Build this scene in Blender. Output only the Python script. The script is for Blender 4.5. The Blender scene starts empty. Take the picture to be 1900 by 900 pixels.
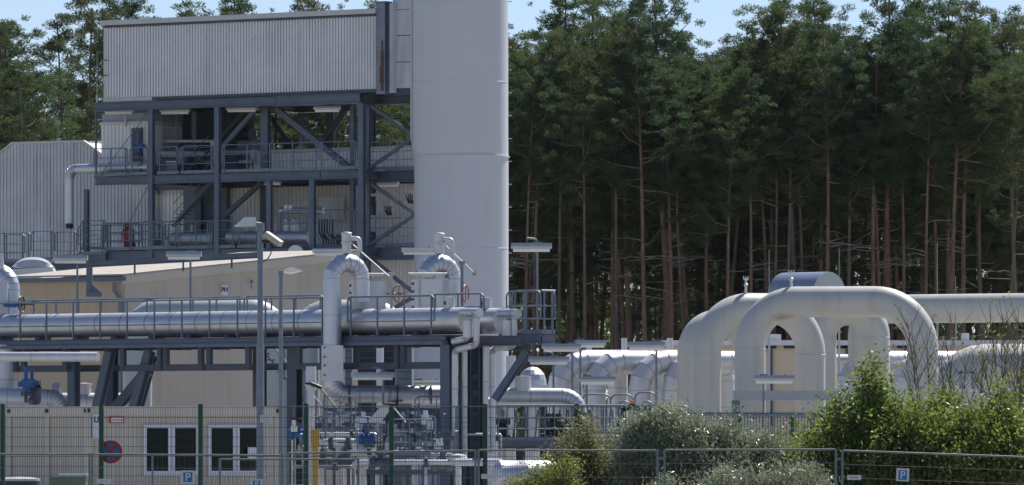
import bpy, bmesh, math, random
import numpy as np
from mathutils import Vector, Matrix
R = math.radians
random.seed(7); rng = np.random.default_rng(7)
sc = bpy.context.scene
C = sc.collection

# ------------------------------------------------------------------ camera, sky, sun, exposure
F = 12000.0            # focal length in photo pixels (1900 wide): a long telephoto lens
H = 2.1                # eye height
HAZE = 0.00002
HOR = 800.0            # horizon row in the photo
cd = bpy.data.cameras.new('camera'); cam = bpy.data.objects.new('camera', cd); C.objects.link(cam)
cam.location = (0, 0, H); cam.rotation_euler = (R(90), 0, 0)
cd.sensor_width = 36; cd.lens = 36 * F / 1900.0; cd.shift_y = (HOR - 450) / 1900.0
cd.clip_start = 1; cd.clip_end = 6000
cd.dof.use_dof = False
sc.camera = cam

SUN_AZ = 146.0         # degrees from the direction that faces the camera, towards the right
SUN_EL = 52.0
SKY_TINT = (.93, .91, 1.0, 1)
w = bpy.data.worlds.new('World'); sc.world = w; w.use_nodes = True
nt = w.node_tree; bg = nt.nodes['Background']
sky = nt.nodes.new('ShaderNodeTexSky'); sky.sky_type = 'NISHITA'; sky.sun_disc = False
sky.sun_elevation = R(SUN_EL)
# direction from scene to sun
sdx, sdy = math.sin(R(SUN_AZ)), -math.cos(R(SUN_AZ))
sky.sun_rotation = math.atan2(sdx, sdy)
sky.air_density = 0.85; sky.dust_density = 0.0; sky.ozone_density = 1.6; sky.altitude = 1200
tint = nt.nodes.new('ShaderNodeMix'); tint.data_type = 'RGBA'; tint.blend_type = 'MULTIPLY'; tint.inputs[0].default_value = 1; tint.inputs[7].default_value = SKY_TINT
nt.links.new(sky.outputs[0], tint.inputs[6]); nt.links.new(tint.outputs[2], bg.inputs[0]); bg.inputs[1].default_value = 0.066
sd = bpy.data.lights.new('sun', 'SUN'); sd.energy = 4.0; sd.angle = R(0.5); sd.color = (1.0, 0.95, 0.87)
so = bpy.data.objects.new('sun', sd); C.objects.link(so)
sv = Vector((sdx * math.cos(R(SUN_EL)), sdy * math.cos(R(SUN_EL)), math.sin(R(SUN_EL))))
so.rotation_euler = sv.to_track_quat('Z', 'Y').to_euler(); so.location = (60, 200, 120)
sc.view_settings.view_transform = 'Standard'; sc.view_settings.look = 'None'
sc.view_settings.gamma = 1; sc.view_settings.use_curve_mapping = False
sc.view_settings.exposure = 0.76
sc.cycles.max_bounces = 6; sc.cycles.diffuse_bounces = 3; sc.cycles.glossy_bounces = 3
sc.cycles.transmission_bounces = 3; sc.cycles.transparent_max_bounces = 8
sc.cycles.adaptive_threshold = 0.004
sc.cycles.caustics_reflective = False; sc.cycles.caustics_refractive = False
sc.cycles.sample_clamp_indirect = 4

# ------------------------------------------------------------------ measuring helpers
def W(x, y, Y):
    "world point whose picture position is (x, y) of the 1900x900 photo at distance Y"
    return Vector(((x - 950) * Y / F, Y, H + (HOR - y) * Y / F))
class Fr:
    "a plan direction: t runs right and towards the camera, n away from it"
    def __init__(s, x0, Y0, deg):
        s.c, s.s = math.cos(R(deg)), math.sin(R(deg)); s.X0 = (x0 - 950) * Y0 / F; s.Y0 = Y0
    def t(s, x, n=0):
        k = (x - 950) / F; X0 = s.X0 + n * s.s; Y0 = s.Y0 + n * s.c
        return (k * Y0 - X0) / (s.c + k * s.s)
    def P(s, t, n, z): return Vector((s.X0 + t * s.c + n * s.s, s.Y0 - t * s.s + n * s.c, z))
    def z(s, x, y, n=0):
        Y = s.P(s.t(x, n), n, 0).y
        return H + (HOR - y) * Y / F
    def at(s, x, y, n=0): return s.P(s.t(x, n), n, s.z(x, y, n))
    def atz(s, x, z, n=0): return s.P(s.t(x, n), n, z)
    def m(s, px, x, n=0): return px * s.P(s.t(x, n), n, 0).y / F
    @property
    def u(s): return Vector((s.c, -s.s, 0))
    @property
    def v(s): return Vector((s.s, s.c, 0))

# ------------------------------------------------------------------ mesh builder
UP = Vector((0, 0, 1))
SPLIT = {'corner_trim': 1, 'corner_post': 1, 'girder_leg': 1, 'weld_seam': 1, 'pipe_shoe': 1, 'support_leg': 1, 'clip': 1, 'corner_casting': 1, 'frame_bolt': 1, 'stub': 1, 'latch': 1, 'strap': 1, 'casing_clip': 1, 'cable_hook': 1, 'leg': 1, 'weld_ring': 1, 'instrument_head': 2, 'saddle': 1, 'socket': 1, 'rim': 1, 'collar': 1, 'cable': 1, 'instrument_tubing': 1, 'stub_shell': 1, 'lattice_bar': 1}
class MB:
    def __init__(s): s.v = []; s.f = []; s.m = []; s.cur = 0; s.st = []
    def add(s, vs, fs):
        s.st.append((len(s.v), len(s.f))); s.m.extend([s.cur] * len(fs))
        b = len(s.v); s.v.extend([tuple(p) for p in vs]); s.f.extend([tuple(i + b for i in f) for f in fs]); return s
    def box(s, c, ax, ay, az):
        "centre and three half-axis vectors"
        c = Vector(c); vs = []
        for k in (-1, 1):
            for j in (-1, 1):
                for i in (-1, 1): vs.append(c + ax * i + ay * j + az * k)
        return s.add(vs, [(0, 2, 3, 1), (4, 5, 7, 6), (0, 1, 5, 4), (2, 6, 7, 3), (0, 4, 6, 2), (1, 3, 7, 5)])
    def fbox(s, fr, t0, t1, n0, n1, z0, z1):
        c = fr.P((t0 + t1) / 2, (n0 + n1) / 2, (z0 + z1) / 2)
        return s.box(c, fr.u * abs(t1 - t0) / 2, fr.v * abs(n1 - n0) / 2, UP * abs(z1 - z0) / 2)
    def bar(s, p, q, wd, ht, up=UP):
        p, q = Vector(p), Vector(q); d = (q - p); L = d.length; d.normalize()
        a = d.cross(up)
        if a.length < 1e-4: a = d.cross(Vector((1, 0, 0)))
        a.normalize(); b = a.cross(d)
        return s.box((p + q) / 2, d * L / 2, a * wd / 2, b * ht / 2)
    def ibeam(s, p, q, wd, ht, up=UP, tf=None):
        "I section with its web along up; flanges and web butt together"
        p, q = Vector(p), Vector(q); d = (q - p).normalized(); tf = tf or ht * 0.09
        a = d.cross(up)
        if a.length < 1e-4: a = Vector((1, 0, 0))
        a.normalize(); b = a.cross(d).normalized()
        for k in (-1, 1): s.bar(p + b * k * (ht - tf) / 2, q + b * k * (ht - tf) / 2, wd, tf, b)
        s.bar(p, q, wd * 0.12, ht - 2 * tf - 0.002, b)
        return s
    def column(s, x, fr, n, z0, z1, wd, ht):
        "vertical H section; wd across t, ht along n; the flanges face the camera side"
        t = fr.t(x, n); tf = ht * .09
        for k in (-1, 1): s.fbox(fr, t - wd / 2, t + wd / 2, n + k * (ht - tf) / 2 - tf / 2, n + k * (ht - tf) / 2 + tf / 2, z0, z1)
        s.fbox(fr, t - wd * .05, t + wd * .05, n - ht / 2 + tf + .001, n + ht / 2 - tf - .001, z0, z1)
        return s
    def tube(s, p, q, r, k=8, r2=None, cap=True):
        return s.sweep([Vector(p), Vector(q)], [r, r2 if r2 is not None else r], k, cap)
    def sweep(s, pts, rad, k=12, cap=True):
        n = len(pts)
        if not isinstance(rad, (list, tuple)): rad = [rad] * n
        T = []
        for i in range(n):
            a = pts[max(i - 1, 0)]; b = pts[min(i + 1, n - 1)]; T.append((b - a).normalized())
        ref = UP if abs(T[0].z) < 0.9 else Vector((0.3, 1, 0)).normalized()
        nrm = (ref - T[0] * ref.dot(T[0])).normalized()
        vs = []
        for i in range(n):
            if i: nrm = (nrm - T[i] * nrm.dot(T[i])).normalized()
            bn = T[i].cross(nrm)
            for j in range(k):
                a = 2 * math.pi * j / k; vs.append(pts[i] + (nrm * math.cos(a) + bn * math.sin(a)) * rad[i])
        fs = []
        for i in range(n - 1):
            for j in range(k):
                j2 = (j + 1) % k; fs.append((i * k + j, i * k + j2, (i + 1) * k + j2, (i + 1) * k + j))
        if cap: fs.append(tuple(range(k - 1, -1, -1))); fs.append(tuple((n - 1) * k + j for j in range(k)))
        return s.add(vs, fs)
    def pipe(s, pts, r, bend, k=32, seg=6, band=0.0, bw=0.012, bt=0.012, cap=True):
        "pipe through corner points with rounded elbows; band = spacing of cladding seams"
        path, seams = fillet([Vector(p) for p in pts], bend, seg, band)
        s.sweep(path, r, k, cap)
        s.cur = 1
        for (c, d) in seams: s.sweep([c - d * bw, c - d * bw * .9, c + d * bw * .9, c + d * bw], [r * 1.0, r + bt, r + bt, r * 1.0], k, False)
        s.cur = 0; return s
    def lathe(s, base, prof, axis=UP, k=24):
        "profile of (radius, height)"
        pts = [Vector(base) + axis * h for (_, h) in prof]
        n = len(prof); ax = Vector(axis).normalized()
        a0 = ax.cross(Vector((0.2, 1, 0.1))).normalized(); b0 = ax.cross(a0)
        vs = [pts[i] + (a0 * math.cos(2 * math.pi * j / k) + b0 * math.sin(2 * math.pi * j / k)) * max(prof[i][0], 1e-4) for i in range(n) for j in range(k)]
        fs = [(i * k + j, i * k + (j + 1) % k, (i + 1) * k + (j + 1) % k, (i + 1) * k + j) for i in range(n - 1) for j in range(k)]
        fs.append(tuple(range(k - 1, -1, -1))); fs.append(tuple((n - 1) * k + j for j in range(k)))
        return s.add(vs, fs)
    def torus(s, c, axis, r, rt, k=20, kt=6):
        ax = Vector(axis).normalized(); a0 = ax.cross(Vector((.1, .2, 1))).normalized(); b0 = ax.cross(a0); vs = []
        for i in range(k):
            d = a0 * math.cos(2 * math.pi * i / k) + b0 * math.sin(2 * math.pi * i / k)
            for j in range(kt):
                e = 2 * math.pi * j / kt; vs.append(Vector(c) + d * (r + rt * math.cos(e)) + ax * rt * math.sin(e))
        fs = [(i * kt + j, ((i + 1) % k) * kt + j, ((i + 1) % k) * kt + (j + 1) % kt, i * kt + (j + 1) % kt) for i in range(k) for j in range(kt)]
        return s.add(vs, fs)
    def prism(s, poly, ext):
        n = len(poly); e = Vector(ext); vs = [Vector(p) for p in poly] + [Vector(p) + e for p in poly]
        fs = [tuple(range(n)), tuple(range(2 * n - 1, n - 1, -1))] + [(i, i + n, (i + 1) % n + n, (i + 1) % n) for i in range(n)]
        return s.add(vs, fs)
    def build(s, name, mat, parent=None, label=None, smooth=True, thr=28, kind=None):
        if not s.v: return None
        if name in SPLIT and parent is not None and len(s.st) > SPLIT[name]:
            k = SPLIT[name]; ends = s.st[k::k] + [(len(s.v), len(s.f))]; beg = s.st[::k]; o = None
            for (v0, f0), (v1, f1) in zip(beg, ends):
                q = MB(); q.v = s.v[v0:v1]; q.f = [tuple(i - v0 for i in f) for f in s.f[f0:f1]]; q.m = s.m[f0:f1]; q.st = [(0, 0)]; o = q.build(name, mat, parent, label, smooth, thr, kind)
            return o
        off = Vector(parent['_w']) if parent is not None and '_w' in parent else Vector((0, 0, 0))
        root = None
        if parent is None:
            a = np.array(s.v); off = Vector(((a[:, 0].min() + a[:, 0].max()) / 2, (a[:, 1].min() + a[:, 1].max()) / 2, a[:, 2].min()))
        me = bpy.data.meshes.new(name); me.from_pydata([Vector(p) - off for p in s.v], [], s.f); me.update()
        if any(s.m): me.polygons.foreach_set('material_index', s.m)
        bm = bmesh.new(); bm.from_mesh(me); bmesh.ops.recalc_face_normals(bm, faces=bm.faces)
        if smooth:
            for f in bm.faces: f.smooth = True
            for e in bm.edges:
                if len(e.link_faces) == 2 and e.calc_face_angle(0) > R(thr): e.smooth = False
        bm.to_mesh(me); bm.free(); me.materials.append(mat)
        if any(s.m): me.materials.append(getattr(s, 'mat2', None) or M['seam'])
        o = bpy.data.objects.new(name, me); C.objects.link(o)
        if parent is None: o.location = off
        else: o.parent = parent
        o['_w'] = tuple(off)
        if label: o['label'] = label
        if kind: o['kind'] = kind
        return o
def fillet(pts, bend, seg, band):
    out = [pts[0]]; seams = []
    def line(a, b):
        L = (b - a).length; d = (b - a).normalized()
        if band > 0 and L > band * .6:
            k = max(1, int(L / band))
            for i in range(1, k): seams.append((a + d * L * i / k, d))
    last = pts[0]
    for i in range(1, len(pts) - 1):
        p = pts[i]; a = (pts[i - 1] - p); b = (pts[i + 1] - p); la, lb = a.length, b.length; a.normalize(); b.normalize()
        ang = math.acos(max(-1, min(1, a.dot(b)))); tl = min(bend / math.tan(ang / 2), la * .49 if i > 1 else la * .98, lb * .49 if i < len(pts) - 2 else lb * .98)
        rr = tl * math.tan(ang / 2); s0 = p + a * tl; s1 = p + b * tl
        cen = p + (a + b).normalized() * (rr / math.sin(ang / 2)); line(last, s0)
        e0 = (s0 - cen); e1 = (s1 - cen); tot = math.pi - ang; nrm = e0.cross(e1).normalized()
        for k in range(seg + 1):
            q = Matrix.Rotation(tot * k / seg, 3, nrm) @ e0; out.append(cen + q)
            if band > 0: seams.append((cen + q, nrm.cross(q).normalized()))
        last = s1
    line(last, pts[-1]); out.append(pts[-1]); return out, seams

def thing(name, loc, label, cat, group=None):
    o = bpy.data.objects.new(name, None); C.objects.link(o); o.location = loc; o['_w'] = tuple(loc); o.empty_display_size = .3
    o['label'] = label; o['category'] = cat
    if group: o['group'] = group
    return o
def tag(o, label, cat, group=None, kind=None):
    if label: o['label'] = label
    if cat: o['category'] = cat
    if group: o['group'] = group
    if kind: o['kind'] = kind
    return o
def struct(o): o['kind'] = 'structure'; return o
def text_part(name, txt, size, origin, right, mat, parent, bold=0.0, depth=.004):
    cu = bpy.data.curves.new(name, 'FONT'); cu.body = txt; cu.size = size; cu.extrude = depth; cu.offset = bold
    cu.align_x = 'CENTER'; cu.align_y = 'CENTER'
    to = bpy.data.objects.new('tmp_text', cu); C.objects.link(to); bpy.context.view_layer.update()
    me = bpy.data.meshes.new_from_object(to); bpy.data.objects.remove(to)
    r = Vector(right).normalized(); nrm = r.cross(UP).normalized()
    M = Matrix((r, UP, nrm)).transposed().to_4x4(); M.translation = Vector(origin) - Vector(parent['_w'])
    me.transform(M); me.materials.clear(); me.materials.append(mat)
    o = bpy.data.objects.new(name, me); C.objects.link(o); o.parent = parent; o['_w'] = parent['_w']; return o

# ------------------------------------------------------------------ materials
def mat(name, col, rough=.6, metal=0.0, var=.12, scale=1.5, col2=None, detail=5, bump=0.0, stretch=(1, 1, 1), spec=.5, transl=0.0, streak=0.0, mottling=None):
    m = bpy.data.materials.new(name); m.use_nodes = True; n = m.node_tree; N = n.nodes; L = n.links; b = N['Principled BSDF']
    tc = N.new('ShaderNodeTexCoord'); mp = N.new('ShaderNodeMapping'); mp.inputs['Scale'].default_value = stretch
    L.new(tc.outputs['Object'], mp.inputs[0])
    no = N.new('ShaderNodeTexNoise'); no.inputs['Scale'].default_value = scale; no.inputs['Detail'].default_value = detail; no.inputs['Roughness'].default_value = .65
    L.new(mp.outputs[0], no.inputs[0])
    cr = N.new('ShaderNodeValToRGB'); cr.color_ramp.elements[0].position = .3; cr.color_ramp.elements[1].position = .72
    c2 = col2 or tuple(c * (1 - var) for c in col); c1 = tuple(min(1, c * (1 + var * .5)) for c in col)
    cr.color_ramp.elements[0].color = (*c2, 1); cr.color_ramp.elements[1].color = (*c1, 1)
    L.new(no.outputs[0], cr.inputs[0]); out = cr.outputs[0]
    if streak:
        mp2 = N.new('ShaderNodeMapping'); mp2.inputs['Scale'].default_value = (1.3, 1.3, .10); L.new(tc.outputs['Object'], mp2.inputs[0])
        n2 = N.new('ShaderNodeTexNoise'); n2.inputs['Scale'].default_value = 2.2; n2.inputs['Detail'].default_value = 6; L.new(mp2.outputs[0], n2.inputs[0])
        c3 = N.new('ShaderNodeValToRGB'); c3.color_ramp.elements[0].position = .52; c3.color_ramp.elements[1].position = .8
        c3.color_ramp.elements[0].color = (1, 1, 1, 1); k = 1 - streak; c3.color_ramp.elements[1].color = (k, k * .96, k * .9, 1); L.new(n2.outputs[0], c3.inputs[0])
        mx = N.new('ShaderNodeMix'); mx.data_type = 'RGBA'; mx.blend_type = 'MULTIPLY'; mx.inputs[0].default_value = 1
        L.new(out, mx.inputs[6]); L.new(c3.outputs[0], mx.inputs[7]); out = mx.outputs[2]
    L.new(out, b.inputs['Base Color']); b.inputs['Metallic'].default_value = metal; b.inputs['Specular IOR Level'].default_value = spec
    mr = N.new('ShaderNodeMapRange'); mr.inputs[3].default_value = max(0, rough - .08); mr.inputs[4].default_value = min(1, rough + .1); L.new(no.outputs[0], mr.inputs[0]); L.new(mr.outputs[0], b.inputs['Roughness'])
    if bump:
        bp = N.new('ShaderNodeBump'); bp.inputs['Strength'].default_value = bump; bp.inputs['Distance'].default_value = .02; L.new(no.outputs[0], bp.inputs['Height']); L.new(bp.outputs[0], b.inputs['Normal'])
    if transl:
        tr = N.new('ShaderNodeBsdfTranslucent'); mx = N.new('ShaderNodeMixShader'); mx.inputs[0].default_value = transl
        hs = N.new('ShaderNodeHueSaturation'); hs.inputs['Saturation'].default_value = 1.15; hs.inputs['Value'].default_value = 1.5; L.new(out, hs.inputs['Color']); L.new(hs.outputs[0], tr.inputs[0])
        L.new(b.outputs[0], mx.inputs[1]); L.new(tr.outputs[0], mx.inputs[2]); L.new(mx.outputs[0], N['Material Output'].inputs[0])
    return m
M = {}
M['seam'] = None
M['seam'] = mat('cladding_seam', (.42, .43, .45), .5, .5, .1, 3)
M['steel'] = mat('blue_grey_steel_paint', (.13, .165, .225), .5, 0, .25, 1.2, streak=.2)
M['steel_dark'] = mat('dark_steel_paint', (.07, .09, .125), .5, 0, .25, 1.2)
M['rail'] = mat('galvanised_rail', (.20, .235, .29), .5, .2, .2, 4)
M['corr'] = mat('corrugated_white_sheet', (.84, .845, .87), .5, 0, .10, .7, streak=.13)
M['corr_old'] = mat('weathered_corrugated_sheet', (.68, .685, .72), .55, 0, .14, .8, streak=.28)
M['trim'] = mat('pale_trim', (.62, .61, .62), .45, 0, .12, 1)
M['panelw'] = mat('white_panel', (.66, .68, .72), .4, 0, .12, .9, streak=.3)
M['stack'] = mat('stack_white_paint', (.60, .61, .655), .45, 0, .035, .3, streak=.02)
M['clad'] = mat('aluminium_cladding', (.66, .68, .71), .47, .75, .12, .9, bump=.15)
M['clad_w'] = mat('pale_cladding', (.68, .69, .71), .42, .35, .12, .8, bump=.1, streak=.15)
M['white_pipe'] = mat('cream_white_pipe_paint', (.57, .565, .515), .4, 0, .07, .7, streak=.16)
M['vessel'] = mat('grey_white_vessel_paint', (.44, .49, .49), .4, 0, .06, .7)
M['beige'] = mat('beige_wall_panel', (.56, .495, .415), .7, 0, .08, .5, streak=.12)
M['cream_far'] = mat('pale_cream_wall', (.68, .58, .45), .7, 0, .06, .5)
M['beige_w'] = mat('warm_beige_wall', (.56, .44, .31), .7, 0, .06, .5, streak=.12)
M['beige_trim'] = mat('beige_roof_sheet', (.62, .55, .46), .6, 0, .08, 1)
M['roofing'] = mat('muted_roof_sheet', (.44, .40, .35), .7, 0, .12, 1, streak=.2)
M['cont'] = mat('container_cream', (.60, .545, .46), .5, 0, .08, 1.4, streak=.15)
M['cont_rib'] = mat('container_cream_ribbed', (.59, .535, .45), .5, 0, .08, 1.4, streak=.15)
M['yellowish'] = mat('container_ochre_strip', (.50, .43, .29), .5, 0, .15, 3)
M['glass'] = mat('dark_window_glass', (.006, .010, .010), .12, 0, .3, .5, spec=.12)
M['frame'] = mat('white_window_frame', (.68, .68, .74), .4, 0, .05, 2)
M['green'] = mat('green_fence_paint', (.006, .075, .05), .45, 0, .2, 2)
M['wire'] = mat('green_fence_wire', (.006, .04, .03), .5, 0, .2, 3)
M['galv'] = mat('galvanised_fence', (.23, .25, .27), .45, .4, .25, 5)
M['galvwire'] = mat('galvanised_wire', (.22, .24, .25), .5, .4, .25, 5)
M['lampb'] = mat('lamp_diffuser', (.84, .85, .80), .3, 0, .08, 4)
M['lamph'] = mat('lamp_housing', (.50, .53, .55), .4, .2, .15, 4)
M['blue'] = mat('blue_actuator_paint', (.02, .11, .33), .4, 0, .15, 6)
M['orange'] = mat('orange_handwheel', (.42, .12, .07), .4, 0, .15, 6)
M['red'] = mat('red_paint', (.24, .018, .02), .4, 0, .15, 6)
M['yellow'] = mat('yellow_post_paint', (.55, .33, .05), .45, 0, .12, 3)
M['black'] = mat('black_rubber', (.012, .013, .015), .5, 0, .2, 5)
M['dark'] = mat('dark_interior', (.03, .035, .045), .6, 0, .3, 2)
M['signw'] = mat('sign_white', (.70, .73, .76), .45, 0, .04, 5)
M['signb'] = mat('sign_blue', (.03, .20, .55), .4, 0, .04, 5)
M['signr'] = mat('sign_red', (.50, .02, .04), .4, 0, .05, 5)
M['ink'] = mat('sign_ink', (.03, .05, .09), .5, 0, .05, 5)
M['rust'] = mat('stained_steel', (.25, .28, .35), .6, 0, .3, 1.0, detail=8)
M['dome'] = mat('skylight_dome_plastic', (.55, .58, .62), .2, 0, .05, 2)
M['tarp'] = mat('green_bin_plastic', (.10, .16, .09), .5, 0, .15, 3)
M['bark'] = mat('pine_bark', (.18, .132, .105), .9, 0, .5, 3, detail=8, bump=.6, stretch=(1, 1, .35))
M['bark_o'] = mat('orange_pine_bark', (.225, .14, .098), .9, 0, .5, 3, detail=8, bump=.6, stretch=(1, 1, .35))
M['bark_g'] = mat('grey_pine_bark', (.18, .155, .14), .9, 0, .45, 3, detail=8, bump=.6, stretch=(1, 1, .35))
M['deadwood'] = mat('dead_branch_wood', (.36, .33, .30), .9, 0, .3, 3)
M['needle'] = mat('pine_needles', (.088, .12, .052), .65, 0, .4, .45, detail=2, transl=.35, spec=.15)
M['needle2'] = mat('pine_needles_yellowish', (.088, .112, .05), .65, 0, .4, .45, detail=2, transl=.35, spec=.15)
M['needle3'] = mat('pine_needles_bluish', (.07, .11, .056), .65, 0, .4, .45, detail=2, transl=.35, spec=.15)
M['leaf'] = mat('green_leaves', (.185, .235, .07), .45, 0, .5, 1.6, detail=2, transl=.45)
M['leaf_s'] = mat('silvery_leaves', (.27, .30, .21), .38, 0, .4, 1.6, detail=2, transl=.3)
M['leaf_y'] = mat('yellow_green_leaves', (.18, .20, .06), .5, 0, .3, 1.6, detail=2, transl=.45)
M['leaf_o'] = mat('olive_leaves', (.19, .19, .085), .5, 0, .35, 1.6, detail=2, transl=.4)
M['under'] = mat('understory_leaves', (.17, .25, .075), .55, 0, .4, .3, detail=3, transl=.45, spec=.2)
M['far'] = mat('far_foliage', (.10, .15, .07), .65, 0, .4, .2, detail=3, transl=.4, spec=.15)
M['twig'] = mat('twig_bark', (.24, .20, .13), .8, 0, .3, 4)
M['grass'] = mat('grass_ground', (.15, .16, .07), .9, 0, .4, .25, col2=(.24, .20, .13), detail=8)
M['yard'] = mat('concrete_yard', (.30, .295, .29), .85, 0, .2, .4, detail=8)
M['road'] = mat('asphalt_road', (.06, .06, .063), .85, 0, .2, 1.2, detail=8)

# ------------------------------------------------------------------ ground
def sheet(name, x0, x1, y0, y1, z, m):
    b = MB(); b.add([(x0, y0, z), (x1, y0, z), (x1, y1, z), (x0, y1, z)], [(0, 1, 2, 3)])
    return struct(b.build(name, m, smooth=False))
sheet('ground', -1200, 1200, -150, 2200, 0, M['grass'])
hb = MB(); hb.box((0, 1025, 17.5), Vector((1210, 0, 0)), Vector((0, 1185, 0)), UP * 18.5)
hz_m = bpy.data.materials.new('thin_haze'); hz_m.use_nodes = True; _n = hz_m.node_tree; _n.nodes.remove(_n.nodes['Principled BSDF'])
_v = _n.nodes.new('ShaderNodeVolumePrincipled'); _v.inputs['Color'].default_value = (.80, .88, 1.0, 1); _v.inputs['Density'].default_value = HAZE; _v.inputs['Anisotropy'].default_value = .2
_n.links.new(_v.outputs[0], _n.nodes['Material Output'].inputs['Volume'])
hz = hb.build('haze', hz_m, None, smooth=False, kind='stuff'); hz['label'] = 'thin bluish summer haze over the plant and the wood'
sc.cycles.volume_bounces = 0; sc.cycles.volume_step_rate = 10
sheet('road', -60, 60, 100, 117, .004, M['road'])
sheet('yard', -40, 40, 136, 330, .004, M['yard'])
# ------------------------------------------------------------------ shared builders
def root_pipe(name, b, m, label, cat, group, thr=13):
    "a pipe that is one mesh: top-level, its fittings become its children"
    o = b.build(name, m, None, thr=thr); return tag(o, label, cat, group)
def railing(mb, a, b, h=1.1, post=1.15, r=.024, round_ends=True, toe=True, mid=2):
    "rail from a to b (points on the deck); rounded closed ends"
    a, b = Vector(a), Vector(b); L = (b - a).length; d = (b - a) / L
    if round_ends and L > .8:
        pts = [a + UP * h * .36, a + UP * h, b + UP * h, b + UP * h * .36]
        path, _ = fillet(pts, .16, 4, 0); mb.sweep(path, r, 6)
        mb.tube(a + UP * h * .36, b + UP * h * .36, r * .7, 6)
    else:
        mb.tube(a + UP * h, b + UP * h, r, 6)
        mb.tube(a + UP * h * .36, b + UP * h * .36, r * .7, 6)
    if mid > 1: mb.tube(a + UP * h * .66, b + UP * h * .66, r * .7, 6)
    k = max(1, round(L / post))
    ins = .12 if round_ends else 0
    for i in range(k + 1):
        p = a + d * (ins + (L - 2 * ins) * i / k); mb.bar(p + UP * .0, p + UP * h * .98, .05, .03, d)
    if toe: mb.bar(a + UP * .07, b + UP * .07, .015, .13)
    return mb
def corrugated(mb, fr, t0, t1, n, z0, z1, pitch=.13, depth=.035, groove=.36):
    "sheet with real ribs, crest at n, groove behind"
    k = max(1, round((t1 - t0) / pitch)); p = (t1 - t0) / k; prof = []
    for i in range(k):
        s = t0 + i * p; g = p * groove; e = p * .09
        prof += [(s, 0), (s + p - g - e, 0), (s + p - g, depth), (s + p - e, depth)]
    prof.append((t1, 0))
    vs = []
    for (t, d) in prof: vs.append(fr.P(t, n + d, z0)); vs.append(fr.P(t, n + d, z1))
    fs = [(2 * i, 2 * i + 2, 2 * i + 3, 2 * i + 1) for i in range(len(prof) - 1)]
    return mb.add(vs, fs)
def fluor(x0, x1, y, Y, label, pole_x=None, pole_z=0, group='fluorescent lamps around the plant', hook=False, yaw=0, wide=9, cat='lamp'):
    "long fluorescent lamp: housing, diffuser, clips and, where it has one, its pole"
    a, b = W(x0, y, Y), W(x1, y, Y); s = Y / F; c = (a + b) / 2; d = (b - a).normalized(); L = (b - a).length
    d2 = Vector((math.cos(R(yaw)), math.sin(R(yaw)), 0)); a = c - d2 * L / 2; b = c + d2 * L / 2; nv = d2.cross(UP)
    base = Vector((c.x if pole_x is None else W(pole_x, y, Y).x, Y, pole_z if pole_x is not None else c.z))
    t = thing('fluorescent_lamp', base, label, cat, group); hh = wide * s * 1.25
    m = MB(); sec = []
    for (u_, z_) in ((-.085, -.15), (-.1, .12), (-.055, .5), (.055, .5), (.1, .12), (.085, -.15)): sec.append(a + nv * u_ * 1.3 + UP * z_ * hh)
    m.prism(sec, b - a); m.build('housing', M['lamph'], t)
    m = MB(); sec = []
    for (u_, z_) in ((-.07, -.15), (-.045, -.5), (.045, -.5), (.07, -.15)): sec.append(a + d2 * .06 + nv * u_ * 1.1 + UP * (z_ * hh - .004))
    m.prism(sec, (b - a) - d2 * .12); m.build('diffuser', M['lampb'], t)
    m = MB()
    for k in (.22, .78):
        p = a + (b - a) * k; m.bar(p + UP * hh * .5, p + UP * (hh * .5 + .05), .05, .03, d2)
    m.build('clip', M['steel_dark'], t)
    if pole_x is not None:
        m = MB(); px = W(pole_x, y, Y); top = Vector((px.x, Y + .12, px.z + hh * .3)) if not hook else Vector((px.x, Y + .12, px.z + .3))
        if hook:
            path, _ = fillet([Vector((px.x, Y + .12, pole_z)), Vector((px.x, Y + .12, px.z + hh * .5 + .12)), Vector((px.x - .3, Y + .05, px.z + hh * .5 + .14))], .14, 4, 0); m.sweep(path, .035, 8)
        else: m.tube(Vector((px.x, Y + .12, pole_z)), top, .035, 8)
        m.bar(px + Vector((-.12, .06, hh * .5 + .02)), px + Vector((.12, .06, hh * .5 + .02)), .2, .04)
        m.build('pole', M['rail'], t)
    return t
def handwheel(t, c, axis, r, m, name='handwheel', stem=.3):
    b = MB(); b.torus(c, axis, r, r * .09); ax = Vector(axis).normalized(); a0 = ax.cross(Vector((.1, .2, 1))).normalized(); b0 = ax.cross(a0)
    for k in range(3):
        q = a0 * math.cos(k * 1.047) + b0 * math.sin(k * 1.047); b.tube(Vector(c) - q * r, Vector(c) + q * r, r * .06, 5)
    b.tube(Vector(c), Vector(c) + ax * stem, r * .08, 6); return b.build(name, m, t)
def flange(mb, c, axis, r, th=.06, gap=.0):
    ax = Vector(axis).normalized(); mb.tube(Vector(c) - ax * th, Vector(c) - ax * .004, r, 20); mb.tube(Vector(c) + ax * .004, Vector(c) + ax * th, r, 20)
    a0 = ax.cross(Vector((.1, .2, 1))).normalized(); b0 = ax.cross(a0)
    for k in range(10):
        q = (a0 * math.cos(k * .628) + b0 * math.sin(k * .628)) * r * .85; mb.tube(Vector(c) + q - ax * (th + .035), Vector(c) + q + ax * (th + .035), .016, 5)

def px_(r, Y): return r * Y / F
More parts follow.
